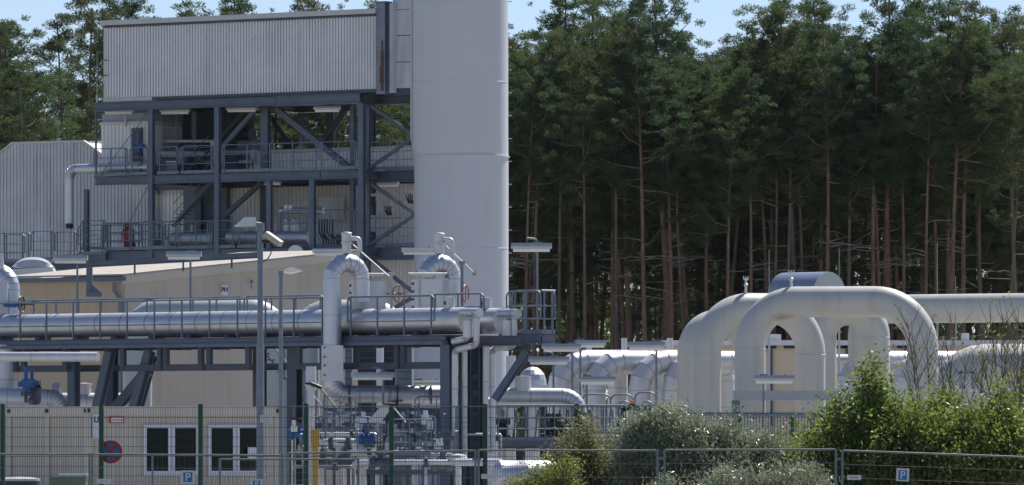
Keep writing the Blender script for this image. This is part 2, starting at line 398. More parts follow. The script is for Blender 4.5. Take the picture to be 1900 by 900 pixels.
# ------------------------------------------------------------------ steel tower with the corrugated shed
T = Fr(400, 261, 34)
zTop = T.z(404, 183); zTopb = T.z(404, 199); zMid = T.z(404, 323); zMidb = T.z(404, 338); zLow = T.z(404, 463); zLowb = T.z(404, 481)
tw = thing('steel_frame_tower', T.atz(420, 0, 3), 'blue grey steel frame tower with decks, railings and braces beside the white stack', 'steel structure')
def tb(x0, x1, zt, zb, n=0, name='beam', m='steel', wd=.26, lab=None):
    b = MB(); b.ibeam(T.atz(x0, (zt + zb) / 2, n), T.atz(x1, (zt + zb) / 2, n), wd, zt - zb); return b.build(name, M[m], tw, lab)
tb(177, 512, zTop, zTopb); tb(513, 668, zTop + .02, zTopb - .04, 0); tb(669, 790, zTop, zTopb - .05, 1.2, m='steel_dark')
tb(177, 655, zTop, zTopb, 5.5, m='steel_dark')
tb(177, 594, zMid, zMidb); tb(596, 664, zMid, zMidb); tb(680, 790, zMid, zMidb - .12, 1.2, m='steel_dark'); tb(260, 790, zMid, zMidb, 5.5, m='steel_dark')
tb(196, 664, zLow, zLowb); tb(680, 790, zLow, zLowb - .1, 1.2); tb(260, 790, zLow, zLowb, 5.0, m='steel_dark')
tb(120, 196, zLow - .1, zLowb - .1, -.2)
for (x, n) in ((281, 0), (404, 0), (492, 0), (580, 0), (671, 0)):      # cross beams, running back
    for (a, c) in ((zTop, zTopb), (zMid, zMidb), (zLow, zLowb)):
        if x in (492, 580) and a == zTop: continue
        b = MB(); t = T.t(x); b.ibeam(T.P(t, .15, (a + c) / 2 - .03), T.P(t, 5.4, (a + c) / 2 - .03), .2, (a - c) * .8); b.build('cross_beam', M['steel_dark'], tw)
for (x, n, z0, z1, wd, ht) in ((281, 0, 0, zTopb, .30, .30), (404, 0, 0, zTopb, .30, .30), (671.5, -.05, 0, zTopb - .04, .34, .34), (500, 0, zLow, zMidb, .28, .26), (580, 0, zLow - 1.2, zMidb, .30, .28),
        (178, 0, zMid, zTopb, .09, .09), (493, 1.4, zMid, zTopb, .46, .4), (370, 5.0, 0, zTop, .40, .34), (362, 2.2, zMid, zTopb, .30, .26), (491, 5.0, 0, zMidb, .42, .34), (612, 5.5, zMid, zTop, .3, .3), (560, 6.3, zMid, zTop, .26, .26),
        (655, 1.6, 0, zTopb, .22, .3), (690, 4.2, zLow, zTopb, .34, .3), (161, 1.0, zLow, zMidb - .1, .24, .24), (684, 1.2, 0, zTopb, .16, .2), (512, 5.5, zMid, zTop, .09, .09)):
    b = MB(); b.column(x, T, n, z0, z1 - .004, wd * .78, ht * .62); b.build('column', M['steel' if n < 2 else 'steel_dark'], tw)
def br(xa, ya, xb, yb, n=1, w_=.2, m='steel'):
    b = MB(); b.ibeam(T.at(xa, ya, n), T.at(xb, yb, n), w_ * .78, w_ * .6, T.v); b.build('brace', M[m], tw)
br(512, 202, 662, 322, 1.6, .3); br(474, 204, 414, 272, 1.2, .22); br(640, 204, 560, 322, 4.6, .26, 'steel_dark'); br(500, 215, 560, 300, 5.0, .2, 'steel_dark')
br(688, 196, 775, 256, 1.2, .17); br(683, 314, 775, 250, 1.2, .17); br(486, 338, 412, 405, 1.4, .24, 'steel_dark'); br(690, 342, 772, 398, 1.2, .17); br(684, 456, 772, 397, 1.2, .17); br(690, 482, 775, 548, 1.2, .2); br(684, 600, 772, 548, 1.2, .17)
br(455, 206, 405, 262, 3.4, .2, 'steel_dark')
# thin sway rod
b = MB(); b.tube(T.at(278, 205, -.1), T.at(186, 325, -.1), .022, 6); b.tube(T.at(270, 210, -.1), T.at(262, 221, -.1), .05, 8); b.tube(T.at(275, 345, .3), T.at(236, 420, .3), .02, 6); b.build('sway_rod', M['rail'], tw)
# decks (gratings)
for (xa, xb, z, n0, n1) in ((178, 664, zMid, .1, 5.2), (680, 790, zMid, 1.3, 5.2), (198, 664, zLow, .1, 4.8), (680, 790, zLow, 1.3, 4.8)):
    b = MB(); k_ = int((T.t(xb) - T.t(xa)) / .14)
    for i_ in range(k_): t_ = T.t(xa) + i_ * .14; b.fbox(T, t_, t_ + .05, n0, n1, z + .004, z + .04)
    b.build('deck_grating', M['steel_dark'], tw)
b = MB(); b.fbox(T, T.t(285), T.t(640), .2, 5.2, zTop - .09, zTop - .05); b.build('roof_deck', M['steel_dark'], tw)
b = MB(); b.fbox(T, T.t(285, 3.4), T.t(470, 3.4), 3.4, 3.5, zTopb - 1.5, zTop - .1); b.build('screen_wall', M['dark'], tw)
def rl(xa, xb, z, n=0, nb=None, za=0, zb=0, h=1.12, **k):
    b = MB(); railing(b, T.atz(xa, z + .04 + za, n), T.atz(xb, z + .04 + zb, n if nb is None else nb), h, **k); b.build('railing', M['rail'], tw)
for (a, c) in ((174, 237), (241, 278), (292, 332), (335, 397), (412, 590), (593, 663)): rl(a, c, zMid, -.06)
rl(685, 790, zMid, 1.25, round_ends=False); rl(412, 660, zMid, 4.9, round_ends=False); rl(330, 396, zMid, 1.3)
for (a, c) in ((194, 246), (240, 330), (329, 398), (385, 436)): rl(a, c, zLow, -.06)
rl(196, 300, zLow, 2.4); rl(302, 430, zLow, 2.6); rl(520, 662, zLow, 1.2, h=1.5); rl(686, 772, zLow, 1.25, round_ends=False); rl(440, 480, zLow, -.06)
rl(265, 305, zLow, -1.0); rl(200, 262, zLow, .9)
# lower gangway stepping down at the left end
zG = T.z(100, 487, -.4)
b = MB(); b.fbox(T, T.t(-40, -.4), T.t(194, -.4), -.4, 1.6, zG - .25, zG); b.build('deck_grating', M['steel_dark'], tw)
for (a, c, z, n) in ((-40, 57, zG, -.45), (58, 100, zG + .05, -.45), (102, 142, zG + .0, -.45), (8, 46, zG, 1.2), (145, 194, zG + .25, -.3), (150, 196, zG + .5, 1.0)): rl(a, c, z, n, h=1.2)
# main stair between the decks
b = MB()
for n in (1.1, 1.9):
    b.bar(T.at(400, 332, n), T.at(322, 420, n), .05, .28, T.v)
for k in range(14):
    f = (k + .5) / 14; x = 400 - 78 * f; y = 332 + 88 * f; b.box(T.at(x, y, 1.5), T.u * .12, T.v * .38, UP * .015)
b.build('stair', M['steel'], tw)
b = MB()
for dy in (-42, -24, -8): b.tube(T.at(400, 332 + dy, 1.05), T.at(322, 420 + dy, 1.05), .02, 6)
b.build('stair_rail', M['rail'], tw)
# upper short stair
b = MB()
for n in (.5, 1.2): b.bar(T.at(388, 278, n), T.at(345, 322, n), .04, .16, T.v); b.tube(T.at(388, 252, n), T.at(345, 296, n), .02, 6)
for k in range(7): b.box(T.at(385 - 6 * k, 282 + 6 * k, .85), T.u * .1, T.v * .32, UP * .012)
b.build('stair', M['steel_dark'], tw)
# shed on top
sh = thing('corrugated_shed', T.atz(445, T.z(404, 182), 3), 'white corrugated metal shed standing on top of the steel tower', 'shed')
zs0 = T.z(404, 175.5); zs1 = T.z(404, 29); t0, t1 = T.t(193), T.t(698)
b = MB(); corrugated(b, T, t0 + .12, t1 - .1, 0, zs0, zs1 - .28, .142, .14, .33)
b.build('wall', M['corr'], sh, smooth=False)
b = MB(); b.fbox(T, t0 + .02, t1 - .02, .16, 7, zs0 + .02, zs1 - .05); b.build('inner_box', M['corr_old'], sh, smooth=False)
b = MB(); b.fbox(T, t0, t0 + .12, -.03, 7.02, zs0, zs1 - .28); b.fbox(T, t1 - .1, t1, -.03, 7.02, zs0, zs1 - .28); b.fbox(T, T.t(553), T.t(560), -.012, .05, zs0 + .01, zs1 - .285); b.build('corner_trim', M['trim'], sh, smooth=False)
b = MB(); b.fbox(T, t0 - .12, t1 + .02, -.12, 7.1, zs1 - .2, zs1)
for k in range(1, 8): t = t0 + (t1 - t0) * k / 8; b.fbox(T, t, t + .02, -.126, -.1, zs1 - .198, zs1 + .01)
b.build('roof', M['trim'], sh, smooth=False)
b = MB(); b.fbox(T, t0 + .02, t1, -.06, 7.0, zs1 - .3, zs1 - .21); b.build('eaves_flashing', M['steel_dark'], sh, smooth=False)
b = MB(); b.fbox(T, t0 - .02, T.t(283), -.05, .1, zs0 - .14, zs0 - .004); b.build('base_trim', M['trim'], sh, smooth=False)
b = MB(); b.fbox(T, T.t(284), t1, -.02, 6.9, zs0 - .13, zs0 - .004); b.build('base_frame', M['steel_dark'], sh, smooth=False)
b = MB()
for y in (49, 112, 140): b.tube(T.at(192, y, -.02), T.at(199, y, -.14), .02, 6)
b.build('cable_hook', M['steel_dark'], sh)
# end column with rust, and the white panel tower beside it
ec = thing('rusty_end_column', T.atz(711, T.z(711, 172, .2), .2), 'dark grey steel column with brown rust running down its face, at the end of the shed', 'column')
b = MB(); b.column(711, T, .2, zs0 - .2, T.z(711, 6, .2), .42, .40); b.build('column_section', M['rust'], ec, smooth=False)
b = MB(); b.fbox(T, T.t(707), T.t(707) + .13, -.02, .0, zs0 - .1, zs0 + 1.5); b.fbox(T, T.t(707) + .03, T.t(707) + .1, -.021, .0, zs0 + 1.51, zs0 + 1.9); b.fbox(T, T.t(707) - .05, T.t(707) - .002, -.021, .0, zs0 + .2, zs0 + .9); b.build('rust_scale', mat('brown_rust', (.13, .075, .055), .9, 0, .5, 6, col2=(.07, .05, .045)), ec)
b = MB(); b.fbox(T, T.t(701, .2), T.t(722, .2), -.03, .42, T.z(711, 6, .2), T.z(711, 3, .2)); b.build('cap_plate', M['steel'], ec)
pt = thing('white_panel_duct', T.atz(742, T.z(742, 168, .6), .6), 'white panelled box duct squeezed between the shed and the stack', 'duct')
for (xa, xb, ya, yb, n) in ((722.5, 728, 6, 172, .25), (728.5, 760, -20, 18, .5), (728.5, 760, 19, 66, .5), (728.5, 760, 67.5, 115, .5), (728.5, 760, 116.5, 164, .5), (723, 728.2, 6, 88, .22)):
    b = MB(); b.fbox(T, T.t(xa, n), T.t(xb, n) + (.5 if xb == 760 else 0), n, n + 3, T.z(xa, yb, n), T.z(xa, ya, n)); b.build('panel', M['panelw'], pt, smooth=False)
b = MB(); b.fbox(T, T.t(729, .5), T.t(770, .5), .55, 3.4, T.z(735, 177, .5), T.z(735, -19, .5)); b.build('inner_core', M['steel_dark'], pt, smooth=False)

# ------------------------------------------------------------------ corrugated halls behind and left
hl = thing('corrugated_hall', T.atz(500, 0, 8), 'long pale corrugated hall with a cap rail, standing behind the steel tower', 'hall')
zc = T.z(540, 279, 5.6)
tA, tB = T.t(262, 5.6), T.t(792, 5.6)
b = MB(); corrugated(b, T, tA, tB, 5.6, 0, zc, .19, .05, .3); b.build('wall', M['corr'], hl, smooth=False)
b = MB(); b.fbox(T, tA, tB, 5.5, 5.8, zc - .1, zc + .05); b.build('cap_rail', M['trim'], hl, smooth=False)
b = MB(); b.fbox(T, tA + .1, tB - .1, 5.7, 8.2, 0, zc - .2); b.build('hall_body', M['corr_old'], hl, smooth=False)
b = MB(); b.fbox(T, T.t(340, 5.3), T.t(420, 5.3), 5.3, 5.55, zLow, T.z(340, 338, 5.3)); b.build('access_door', M['steel'], hl, smooth=False)
pp = thing('corrugated_parapet', T.atz(535, zMid, 3.0), 'low white corrugated parapet with a pale cap behind the middle deck railing', 'parapet')
for (xa, xb) in ((408, 667), (686, 792)):
    b = MB(); corrugated(b, T, T.t(xa, 3.0), T.t(xb, 3.0), 3.0, zMid + .02, T.z(540, 281, 3.0), .19, .06, .34); b.build('wall', M['corr'], pp, smooth=False)
    b = MB(); b.fbox(T, T.t(xa, 3.0), T.t(xb, 3.0), 2.95, 3.12, T.z(540, 281, 3.0) + .003, T.z(540, 277, 3.0)); b.build('cap_rail', M['trim'], pp, smooth=False)
# upper corrugated cabin at the left of the tower
ub = thing('corrugated_cabin', T.atz(235, zMid, 3), 'small white corrugated cabin under the left end of the shed on the middle deck', 'cabin')
tb0, tb1 = T.t(188, 1.2), T.t(278, 1.2)
b = MB(); corrugated(b, T, tb0, tb1, 1.2, zMid + .05, T.z(230, 231, 1.2), .19, .05, .3); b.build('wall', M['corr'], ub, smooth=False)
b = MB(); b.fbox(T, tb0 + .02, tb1, 1.27, 4.6, zMid + .05, T.z(230, 232, 1.2)); b.build('cabin_body', M['corr'], ub, smooth=False)
b = MB(); b.fbox(T, tb0 - .03, tb1, 1.12, 4.7, T.z(230, 231, 1.2), T.z(230, 226, 1.2)); b.build('roof', M['trim'], ub, smooth=False)
b = MB(); b.fbox(T, T.t(189, 1.3), T.t(283, 1.3), 1.3, 4.5, T.z(230, 226, 1.2), zTopb - .04); b.build('upper_band', mat('blue_grey_panel', (.32, .36, .43), .5, 0, .08, 1), ub, smooth=False)
b = MB(); b.fbox(T, T.t(245, 1.1), T.t(263, 1.1), 1.05, 1.15, T.z(245, 300, 1.1), T.z(245, 238, 1.1)); b.build('door', M['steel_dark'], ub)
b = MB(); b.tube(T.at(233, 215, 1.05), T.at(233, 235, 1.05), .05, 8); b.build('vent_pipe', M['trim'], ub)

LH = Fr(90, 272, 30)
lh = thing('corrugated_side_hall', LH.atz(90, 0, 4), 'large white corrugated hall with chamfered roof corners at the left edge', 'hall')
z1 = LH.z(100, 266); ta, tbb, tc, td = LH.t(-60), LH.t(22), LH.t(156), LH.t(290)
def prof_z(t):
    if t < tbb: return z1 - .0 - (tbb - t) * .62
    if t > tc: return z1 - (t - tc) * .62
    return z1
b = MB(); k = round((td - ta) / .17); p = (td - ta) / k; vs = []; 
for i in range(k):
    for (o_, d_) in ((0, 0), (p * .62, 0), (p * .7, .05), (p * .92, .05)):
        t = ta + i * p + o_; vs += [LH.P(t, d_, 0), LH.P(t, d_, prof_z(t))]
fs = [(2 * i, 2 * i + 2, 2 * i + 3, 2 * i + 1) for i in range(len(vs) // 2 - 1)]; b.add(vs, fs); b.build('wall', M['corr_old'], lh, smooth=False)
b = MB(); poly = [LH.P(ta, .08, 0), LH.P(td, .08, 0), LH.P(td, .08, prof_z(td)), LH.P(tc, .08, z1), LH.P(tbb, .08, z1), LH.P(ta, .08, prof_z(ta))]
b.prism(poly, LH.v * 14); b.build('hall_body', M['corr_old'], lh, smooth=False)
b = MB(); b.bar(LH.P(tbb, -.02, z1 + .05), LH.P(tc, -.02, z1 + .05), .12, .1); b.bar(LH.P(tbb, -.02, z1 + .03), LH.P(ta, -.02, prof_z(ta) + .03), .12, .08); b.bar(LH.P(tc, -.02, z1 + .05), LH.P(td, -.02, prof_z(td) + .05), .12, .1); b.build('verge_trim', M['trim'], lh, smooth=False)
b = MB(); b.fbox(T, T.t(158, 9), T.t(200, 9), 9, 14, T.z(170, 286, 9), T.z(170, 262, 9)); tag(b.build('roof_monitor', M['trim'], None, smooth=False), 'small bright roof box peeping out between the side hall and the tower', 'roof box')

# ------------------------------------------------------------------ stack
SY = 254.0; sc_ = W(856, 300, SY); r_s = 87.5 * SY / F
st = thing('exhaust_stack', Vector((sc_.x, SY, 0)), 'huge cylindrical off white exhaust stack taller than the picture', 'stack')
zs = lambda y: H + (HOR - y) * SY / F
cx_l = W(852.5, 0, SY).x; ru = 90.5 * SY / F
b = MB(); b.lathe(Vector((sc_.x, SY, 0)), [(r_s, 0), (r_s, zs(293))], k=96); b.build('lower_shell', M['stack'], st, thr=20)
b = MB(); b.sweep([Vector((sc_.x, SY, zs(291))), Vector((sc_.x, SY, zs(289))), Vector((cx_l + .02, SY, zs(262))), Vector((cx_l, SY, zs(250))), Vector((cx_l, SY, zs(-60)))], [r_s + .002, r_s + .004, ru - .01, ru, ru], 96); b.build('upper_shell', M['stack'], st, thr=40)
b = MB(); b.lathe(Vector((sc_.x, SY, 0)), [(r_s + .002, zs(293)), (r_s + .05, zs(292.5)), (r_s + .05, zs(290)), (r_s + .002, zs(289.5))], k=96); b.build('flange_ring', M['stack'], st)
b = MB()
for y in (154, 462): b.lathe(Vector((sc_.x if y > 300 else cx_l, SY, 0)), [((r_s if y > 300 else ru) + .001, zs(y)), ((r_s if y > 300 else ru) + .012, zs(y) + .01), ((r_s if y > 300 else ru) + .001, zs(y) + .02)], k=96)
b.build('weld_seam', M['stack'], st)
b = MB(); b.bar(Vector((cx_l - ru * .985, SY - ru * .25, zs(260))), Vector((cx_l - ru * .985, SY - ru * .25, zs(-60))), .06, .12, Vector((0, 1, 0))); b.build('side_rib', M['stack'], st)
b = MB(); xr = sc_.x + r_s
for k in range(26):
    z = zs(455) + k * .9 - 3; b.tube(Vector((xr - .1, SY + .4, z)), Vector((xr + .13, SY + .4, z)), .02, 5)
b.tube(Vector((xr + .13, SY + .4, zs(700))), Vector((xr + .13, SY + .4, zs(560))), .02, 6); b.build('step_iron', M['rail'], st)

# ------------------------------------------------------------------ beige control building
Pc = W(233, 600, 215)
ph = thing('beige_control_building', Vector((Pc.x + 4, 221, 0)), 'beige panelled low building with a shallow sloping roof and a sign reading PH', 'building')
PR = Fr(233, 215, -38)           # right wall runs right and away
PL = Fr(233, 215, 38)            # left wall runs left and away (t negative)
zE = PR.z(233, 513)              # corner height under roof
L_r = PR.t(664); zR = PR.z(640, 470)
sl = (zR - zE) / PR.t(640)
b = MB(); pr = [PR.P(0, 0, 0), PR.P(L_r, 0, 0), PR.P(L_r, 0, zE + sl * L_r), PR.P(0, 0, zE)]
b.prism(pr, PR.v * 6.5); b.build('wall', M['beige'], ph, smooth=False)
# left-facing wall: warm strip built proud by a few mm, to picture x=38
LX = PL.t(20); b = MB(); b.prism([PL.P(0.0, -.01, 0), PL.P(LX, -.01, 0), PL.P(LX, -.01, zE + .01), PL.P(0.0, -.01, zE + .01)], PL.v * .3); b.build('side_wall', M['beige_w'], ph, smooth=False)
b = MB()
for k in range(1, 9):
    t = L_r * k / 9; b.fbox(PR, t, t + .02, -.012, .05, 0, zE + sl * t - .35)
for k in range(1, 6): t = LX * k / 6; b.fbox(PL, t, t + .018, -.02, .02, 0, zE - .2)
b.build('panel_joint', M['beige_trim'], ph, smooth=False)
# roof: sheet rising with the right wall, edge fascia
q0, q1 = PR.P(-.15, -.12, zE + .02), PR.P(L_r, -.12, zE + sl * L_r + .02); vL = PL.P(LX, 0, 0) - PL.P(0, 0, 0)
b = MB(); b.prism([q0 - UP * .28, q1 - UP * .28, q1, q0], PR.v * .11); b.build('fascia', M['beige_trim'], ph, smooth=False)
b = MB(); off = vL * 1.03 ; b.prism([q0 + UP * .004, q1 + UP * .004, q1 + UP * .06, q0 + UP * .06], off); b.build('roof', M['roofing'], ph, smooth=False)
b = MB(); g0 = PL.P(.1, -.16, zE - .075); g1 = PL.P(LX, -.16, zE - .075); b.bar(g0, g1, .16, .14); b.build('gutter', M['steel'], ph)
b = MB(); gx = PL.t(218); path, _ = fillet([PL.P(gx, -.18, zE - .2), PL.P(gx, -.18, zE - .45), PL.P(gx + .2, -.1, zE - .8), PL.P(gx + .2, -.1, 0)], .1, 4, 0); b.sweep(path, .06, 10); b.build('downpipe', M['rail'], ph)
b = MB(); t = PR.t(415); zz = PR.z(415, 538, 0); b.fbox(PR, t - .14, t + .14, -.05, -.02, zz - .17, zz + .17); sg = b.build('sign_board', M['signw'], ph)
text_part('sign_lettering', 'PH', .21, PR.P(t, -.056, zz), PR.u, M['ink'], ph, .008)
b = MB(); t = PR.t(462); zz = PR.z(462, 530, 0); b.tube(PR.P(t, -.15, zz - .12), PR.P(t, -.15, zz + .1), .02, 6); b.tube(PR.P(t, -.15, zz + .1), PR.P(t, -.15, zz + .2), .08, 8, .02); b.build('wall_vent', M['rail'], ph)
eb = thing('roof_edge_beam', W(166, 549, 212), 'long grey beam lying over the beige roof on a bracket leg at its left end', 'beam')
b = MB(); b.ibeam(W(160, 491, 212.4), W(486, 473, 211.0), .14, .2); b.build('long_beam', M['steel'], eb)
b = MB(); b.bar(W(166, 549, 212.4), W(166, 494, 212.4), .2, .2, Vector((0, 1, 0))); b.build('bracket_leg', M['steel'], eb, smooth=False)
b = MB(); b.bar(W(161, 546, 212.38), W(190, 546, 212.3), .22, px_(9, 212)); b.prism([W(172, 527, 212.3), W(186, 541, 212.3), W(172, 541, 212.3)], Vector((0, .2, 0))); b.build('bracket_foot', M['steel'], eb, smooth=False)
for k_, x_ in enumerate((250, 340, 430)):
    b = MB(); y_ = 491 - (x_ - 160) * .0552; b.bar(W(x_, y_ + 4, 212), W(x_, y_ + 22, 212), .06, .06, Vector((0, 1, 0))); b.build('hanger', M['steel_dark'], eb, smooth=False)
# skylight dome beside it
dm = thing('skylight_dome', W(66, 515, 228), 'translucent skylight dome on a white upstand on the beige roof', 'skylight')
c = W(66, 515, 228); b = MB(); hh = 34 * 228 / F; b.add([c + Vector(p) for p in ((-.85, -.7, -.5), (.95, -.7, -.5), (.95, 1, -.5), (-.85, 1, -.5), (-.8, -.6, .28), (.62, -.6, .36), (.62, .8, .36), (-.8, .8, .28))], [(0, 1, 2, 3), (4, 5, 6, 7), (0, 1, 5, 4), (1, 2, 6, 5), (2, 3, 7, 6), (3, 0, 4, 7)]); b.build('upstand', M['panelw'], dm, smooth=False)
b = MB(); vs = []; n_ = 12
for i in range(n_ + 1):
    for j in range(n_ + 1):
        a, e = -1 + 2 * i / n_, -1 + 2 * j / n_; vs.append(c + Vector((a * .72 - .08, e * .66 + .1, .36 + .36 * (1 - a ** 4 * .55 - .45 * a * a) * (1 - e ** 4) ** .5)))
b.add(vs, [(i * (n_ + 1) + j, (i + 1) * (n_ + 1) + j, (i + 1) * (n_ + 1) + j + 1, i * (n_ + 1) + j + 1) for i in range(n_) for j in range(n_)]); b.build('dome', M['dome'], dm)

# ------------------------------------------------------------------ things on the tower
def under_lamp(x0, x1, y, n, label): 
    Y = T.at((x0 + x1) / 2, y, n).y; return fluor(x0, x1, y, Y, label, group='lamps fixed under the tower decks', yaw=-34 * .4)
for (a, c_, y, n, l) in ((192, 250, 206, .8, 'lamp under the tower top deck, leftmost, above the white cabin'), (296, 354, 206, .8, 'lamp under the tower top deck between the two left columns'), (419, 478, 202, .8, 'lamp under the tower top deck just right of the second column'), (582, 632, 202, .3, 'bright lamp under the tower top deck beside the tall front column'),
        (478, 524, 338, 1.8, 'lamp under the middle deck between the braces'), (700, 740, 341, 1.9, 'lamp under the middle deck nearest the stack'), (245, 290, 342, 2, 'lamp under the left end of the middle deck')):
    under_lamp(a, c_, y, n, l)
# grey elbow pipe at left
def pipe_thing(name, pts, r, bend, m, label, cat, base=None, group=None, **k):
    b = MB(); b.pipe(pts, r, bend, **k)
    b_ = b; p0 = Vector(base) if base is not None else Vector((sum(p.x for p in pts) / len(pts), sum(p.y for p in pts) / len(pts), min(p.z for p in pts)))
    return root_pipe(name, b, m, label, cat, group, 11)
def px(r, Y): return r * Y / F
Yp = T.at(130, 350, .3).y
p = pipe_thing('elbow_pipe', [T.at(129, 415, .5), T.at(129, 314, .5), T.atz(290, T.z(129, 314, .5), .5)], px(9, Yp), .36, M['clad'], 'grey clad elbow pipe dropping in front of the left corrugated hall', 'pipe', band=1.1)
b = MB(); b.tube(W(129, 424, Yp), W(129, 415, Yp), px(7, Yp), 12); b.build('collar', M['black'], p)
b = MB(); b.tube(W(129, 470, Yp), W(129, 424, Yp), px(5, Yp), 12); b.build('stub', M['trim'], p)
b = MB(); b.tube(T.atz(272, T.z(129, 314, .5), .5), T.atz(292, T.z(129, 314, .5), .5), px(13, Yp), 16); b.build('silencer', M['clad'], p)
# blue actuator on mid deck
def actuator(c, s, label, m='blue', ax=UP):
    t = thing('valve_actuator', c, label, 'valve'); c = Vector(c); b = MB()
    b.tube(c, c + UP * .5 * s, .16 * s, 14); b.tube(c + UP * .5 * s, c + UP * 1.0 * s, .09 * s, 12); b.tube(c + Vector((-.3, 0, .3)) * s, c + Vector((.34, 0, .3)) * s, .12 * s, 12); b.box(c + Vector((.1, -.15, .32)) * s, Vector((.14, 0, 0)) * s, Vector((0, .08, 0)) * s, UP * .12 * s)
    b.build('actuator_body', M[m], t); b = MB(); b.tube(c - UP * .45 * s, c + UP * .0, .07 * s, 10); flange(b, c - UP * .1 * s, UP, .2 * s, .04 * s); b.build('valve_bonnet', M['steel_dark'], t)
    handwheel(t, c + Vector((.42, -.05, .3)) * s, (1, 0, 0), .16 * s, M['black'], stem=-.1 * s); return t
actuator(T.atz(257, zMid + 1.0, .2), .75, 'blue valve actuator standing on the middle deck beside the white cabin')
actuator(T.atz(263, zMid + .3, .4) , .5, 'small blue actuator below the bigger one beside the white cabin')
# machines on the mid deck
for (x, y, w_, h_, n, nm, lb, mm) in ((330, 296, .9, .75, .8, 'equipment_cabinet', 'grey steel cabinet on the middle deck beside the railing', 'steel_dark'), (318, 300, .5, .5, .2, 'equipment_cabinet', 'small square cabinet with a light lid on the middle deck', 'steel')):
    t = T.t(x, n); z0 = zMid + .045; b = MB(); b.fbox(T, t - w_ / 2, t + w_ / 2, n, n + .5, z0, z0 + h_); o = thing(nm, T.P(t, n + .25, z0), lb, 'cabinet'); b.build('body', M[mm], o)
    b = MB(); b.fbox(T, t - w_ / 2 - .02, t + w_ / 2 + .02, n - .02, n + .52, z0 + h_ + .002, z0 + h_ + .04); b.build('lid', M['trim'], o)
    b = MB(); b.fbox(T, t + w_ / 2 - .1, t + w_ / 2 - .07, n - .03, n - .002, z0 + h_ * .4, z0 + h_ * .6); b.build('handle', M['rail'], o)
mt = thing('fan_motor', T.atz(457, zMid + .85, 3.2), 'dark finned fan motor visible through the tower left of the wide column', 'motor')
b = MB(); c = T.at(455, 250, 3.2); b.tube(c - T.u * .35, c + T.u * .35, .27, 18)
for k in range(9): b.tube(c + T.u * (-.3 + .07 * k), c + T.u * (-.28 + .07 * k), .31, 18)
b.build('casing', M['dark'], mt); b = MB(); b.fbox(T, T.t(440, 3), T.t(470, 3), 3.0, 3.5, zMid + .05, c.z - .25); b.build('base', M['steel'], mt)
b = MB(); b.fbox(T, T.t(300, 2.0), T.t(348, 2.0), 2.0, 2.05, T.z(320, 300, 2), T.z(320, 213, 2)); fm = thing('mesh_cage', T.atz(325, zMid, 2), 'wire mesh cage panel behind the left columns on the middle deck', 'cage')
b = MB()
for k in range(22): z = T.z(320, 300, 2) + k * .085; b.tube(T.atz(296, z, 2), T.atz(327, z, 2), .01, 4)
b.build('wire', M['rail'], fm); b = MB()
for x in (296, 311, 327): b.tube(T.at(x, 318, 2), T.at(x, 212, 2), .025, 6)
b.tube(T.at(296, 212, 2), T.at(327, 212, 2), .025, 6); b.build('frame', M['rail'], fm)
for k, (x, n, w_, h_, lb) in enumerate(((345, 2.4, .7, 1.5, 'tall dark switch cabinet behind the short stair on the middle deck'), (372, 2.8, .5, 1.1, 'dark switch cabinet just left of the second column on the middle deck'), (305, 2.9, .6, 1.2, 'dark switch cabinet behind the mesh cage'), (428, 2.4, .6, .9, 'grey switch cabinet just right of the second column on the middle deck'))):
    t = T.t(x, n); z0 = zMid + .045; o = thing('switch_cabinet', T.P(t, n, z0), lb, 'cabinet', 'switch cabinets on the middle deck'); b = MB(); b.fbox(T, t - w_ / 2, t + w_ / 2, n, n + .4, z0, z0 + h_); b.build('body', M['steel_dark'], o, smooth=False); b = MB(); b.fbox(T, t - .02, t + .02, n - .02, n - .002, z0 + .1, z0 + h_ - .1); b.build('door_edge', M['steel'], o, smooth=False)
for k, (x0, x1, y, n, r, lb) in enumerate(((288, 402, 262, 2.0, .07, 'upper dim pipe run between the left columns on the middle deck'), (288, 395, 285, 1.6, .11, 'thick dim pipe low behind the railing on the middle deck'), (330, 470, 300, 2.6, .09, 'dim pipe run low behind the second column'))):
    pipe_thing('deck_pipe', [T.at(x0, y + 40, n), T.at(x0, y, n), T.at(x1, y, n), T.at(x1, y - 22, n)], r, .2, M['lamph'], lb, 'pipe', None, 'pipe runs on the middle deck', band=.9, k=14)
for k, (x, n, lb) in enumerate(((448, 2.2, 'first small pump on the low deck left of the filters'), (500, 3.0, 'pump behind the slim column on the low deck'), (640, 2.6, 'pump on the low deck near the tall front column'), (300, 2.2, 'pump on the low deck behind the left railing'), (345, 3.2, 'pump at the foot of the stair on the low deck'))):
    c = T.atz(x, zLow + .05, n); o = thing('small_pump', c, lb, 'pump', 'pumps on the low deck'); b = MB(); b.tube(c + Vector((-.35, 0, .35)), c + Vector((.1, 0, .35)), .18, 16); b.box(c + UP * .08, Vector((.45, 0, 0)), Vector((0, .2, 0)), UP * .08); b.build('motor', M['steel'], o); b = MB(); b.lathe(c + Vector((.25, 0, .12)), [(.2, 0), (.24, .1), (.24, .36), (.12, .46)], k=16); b.tube(c + Vector((.25, 0, .5)), c + Vector((.25, 0, 1.1)), .06, 10); b.build('volute', M['clad_w'], o)
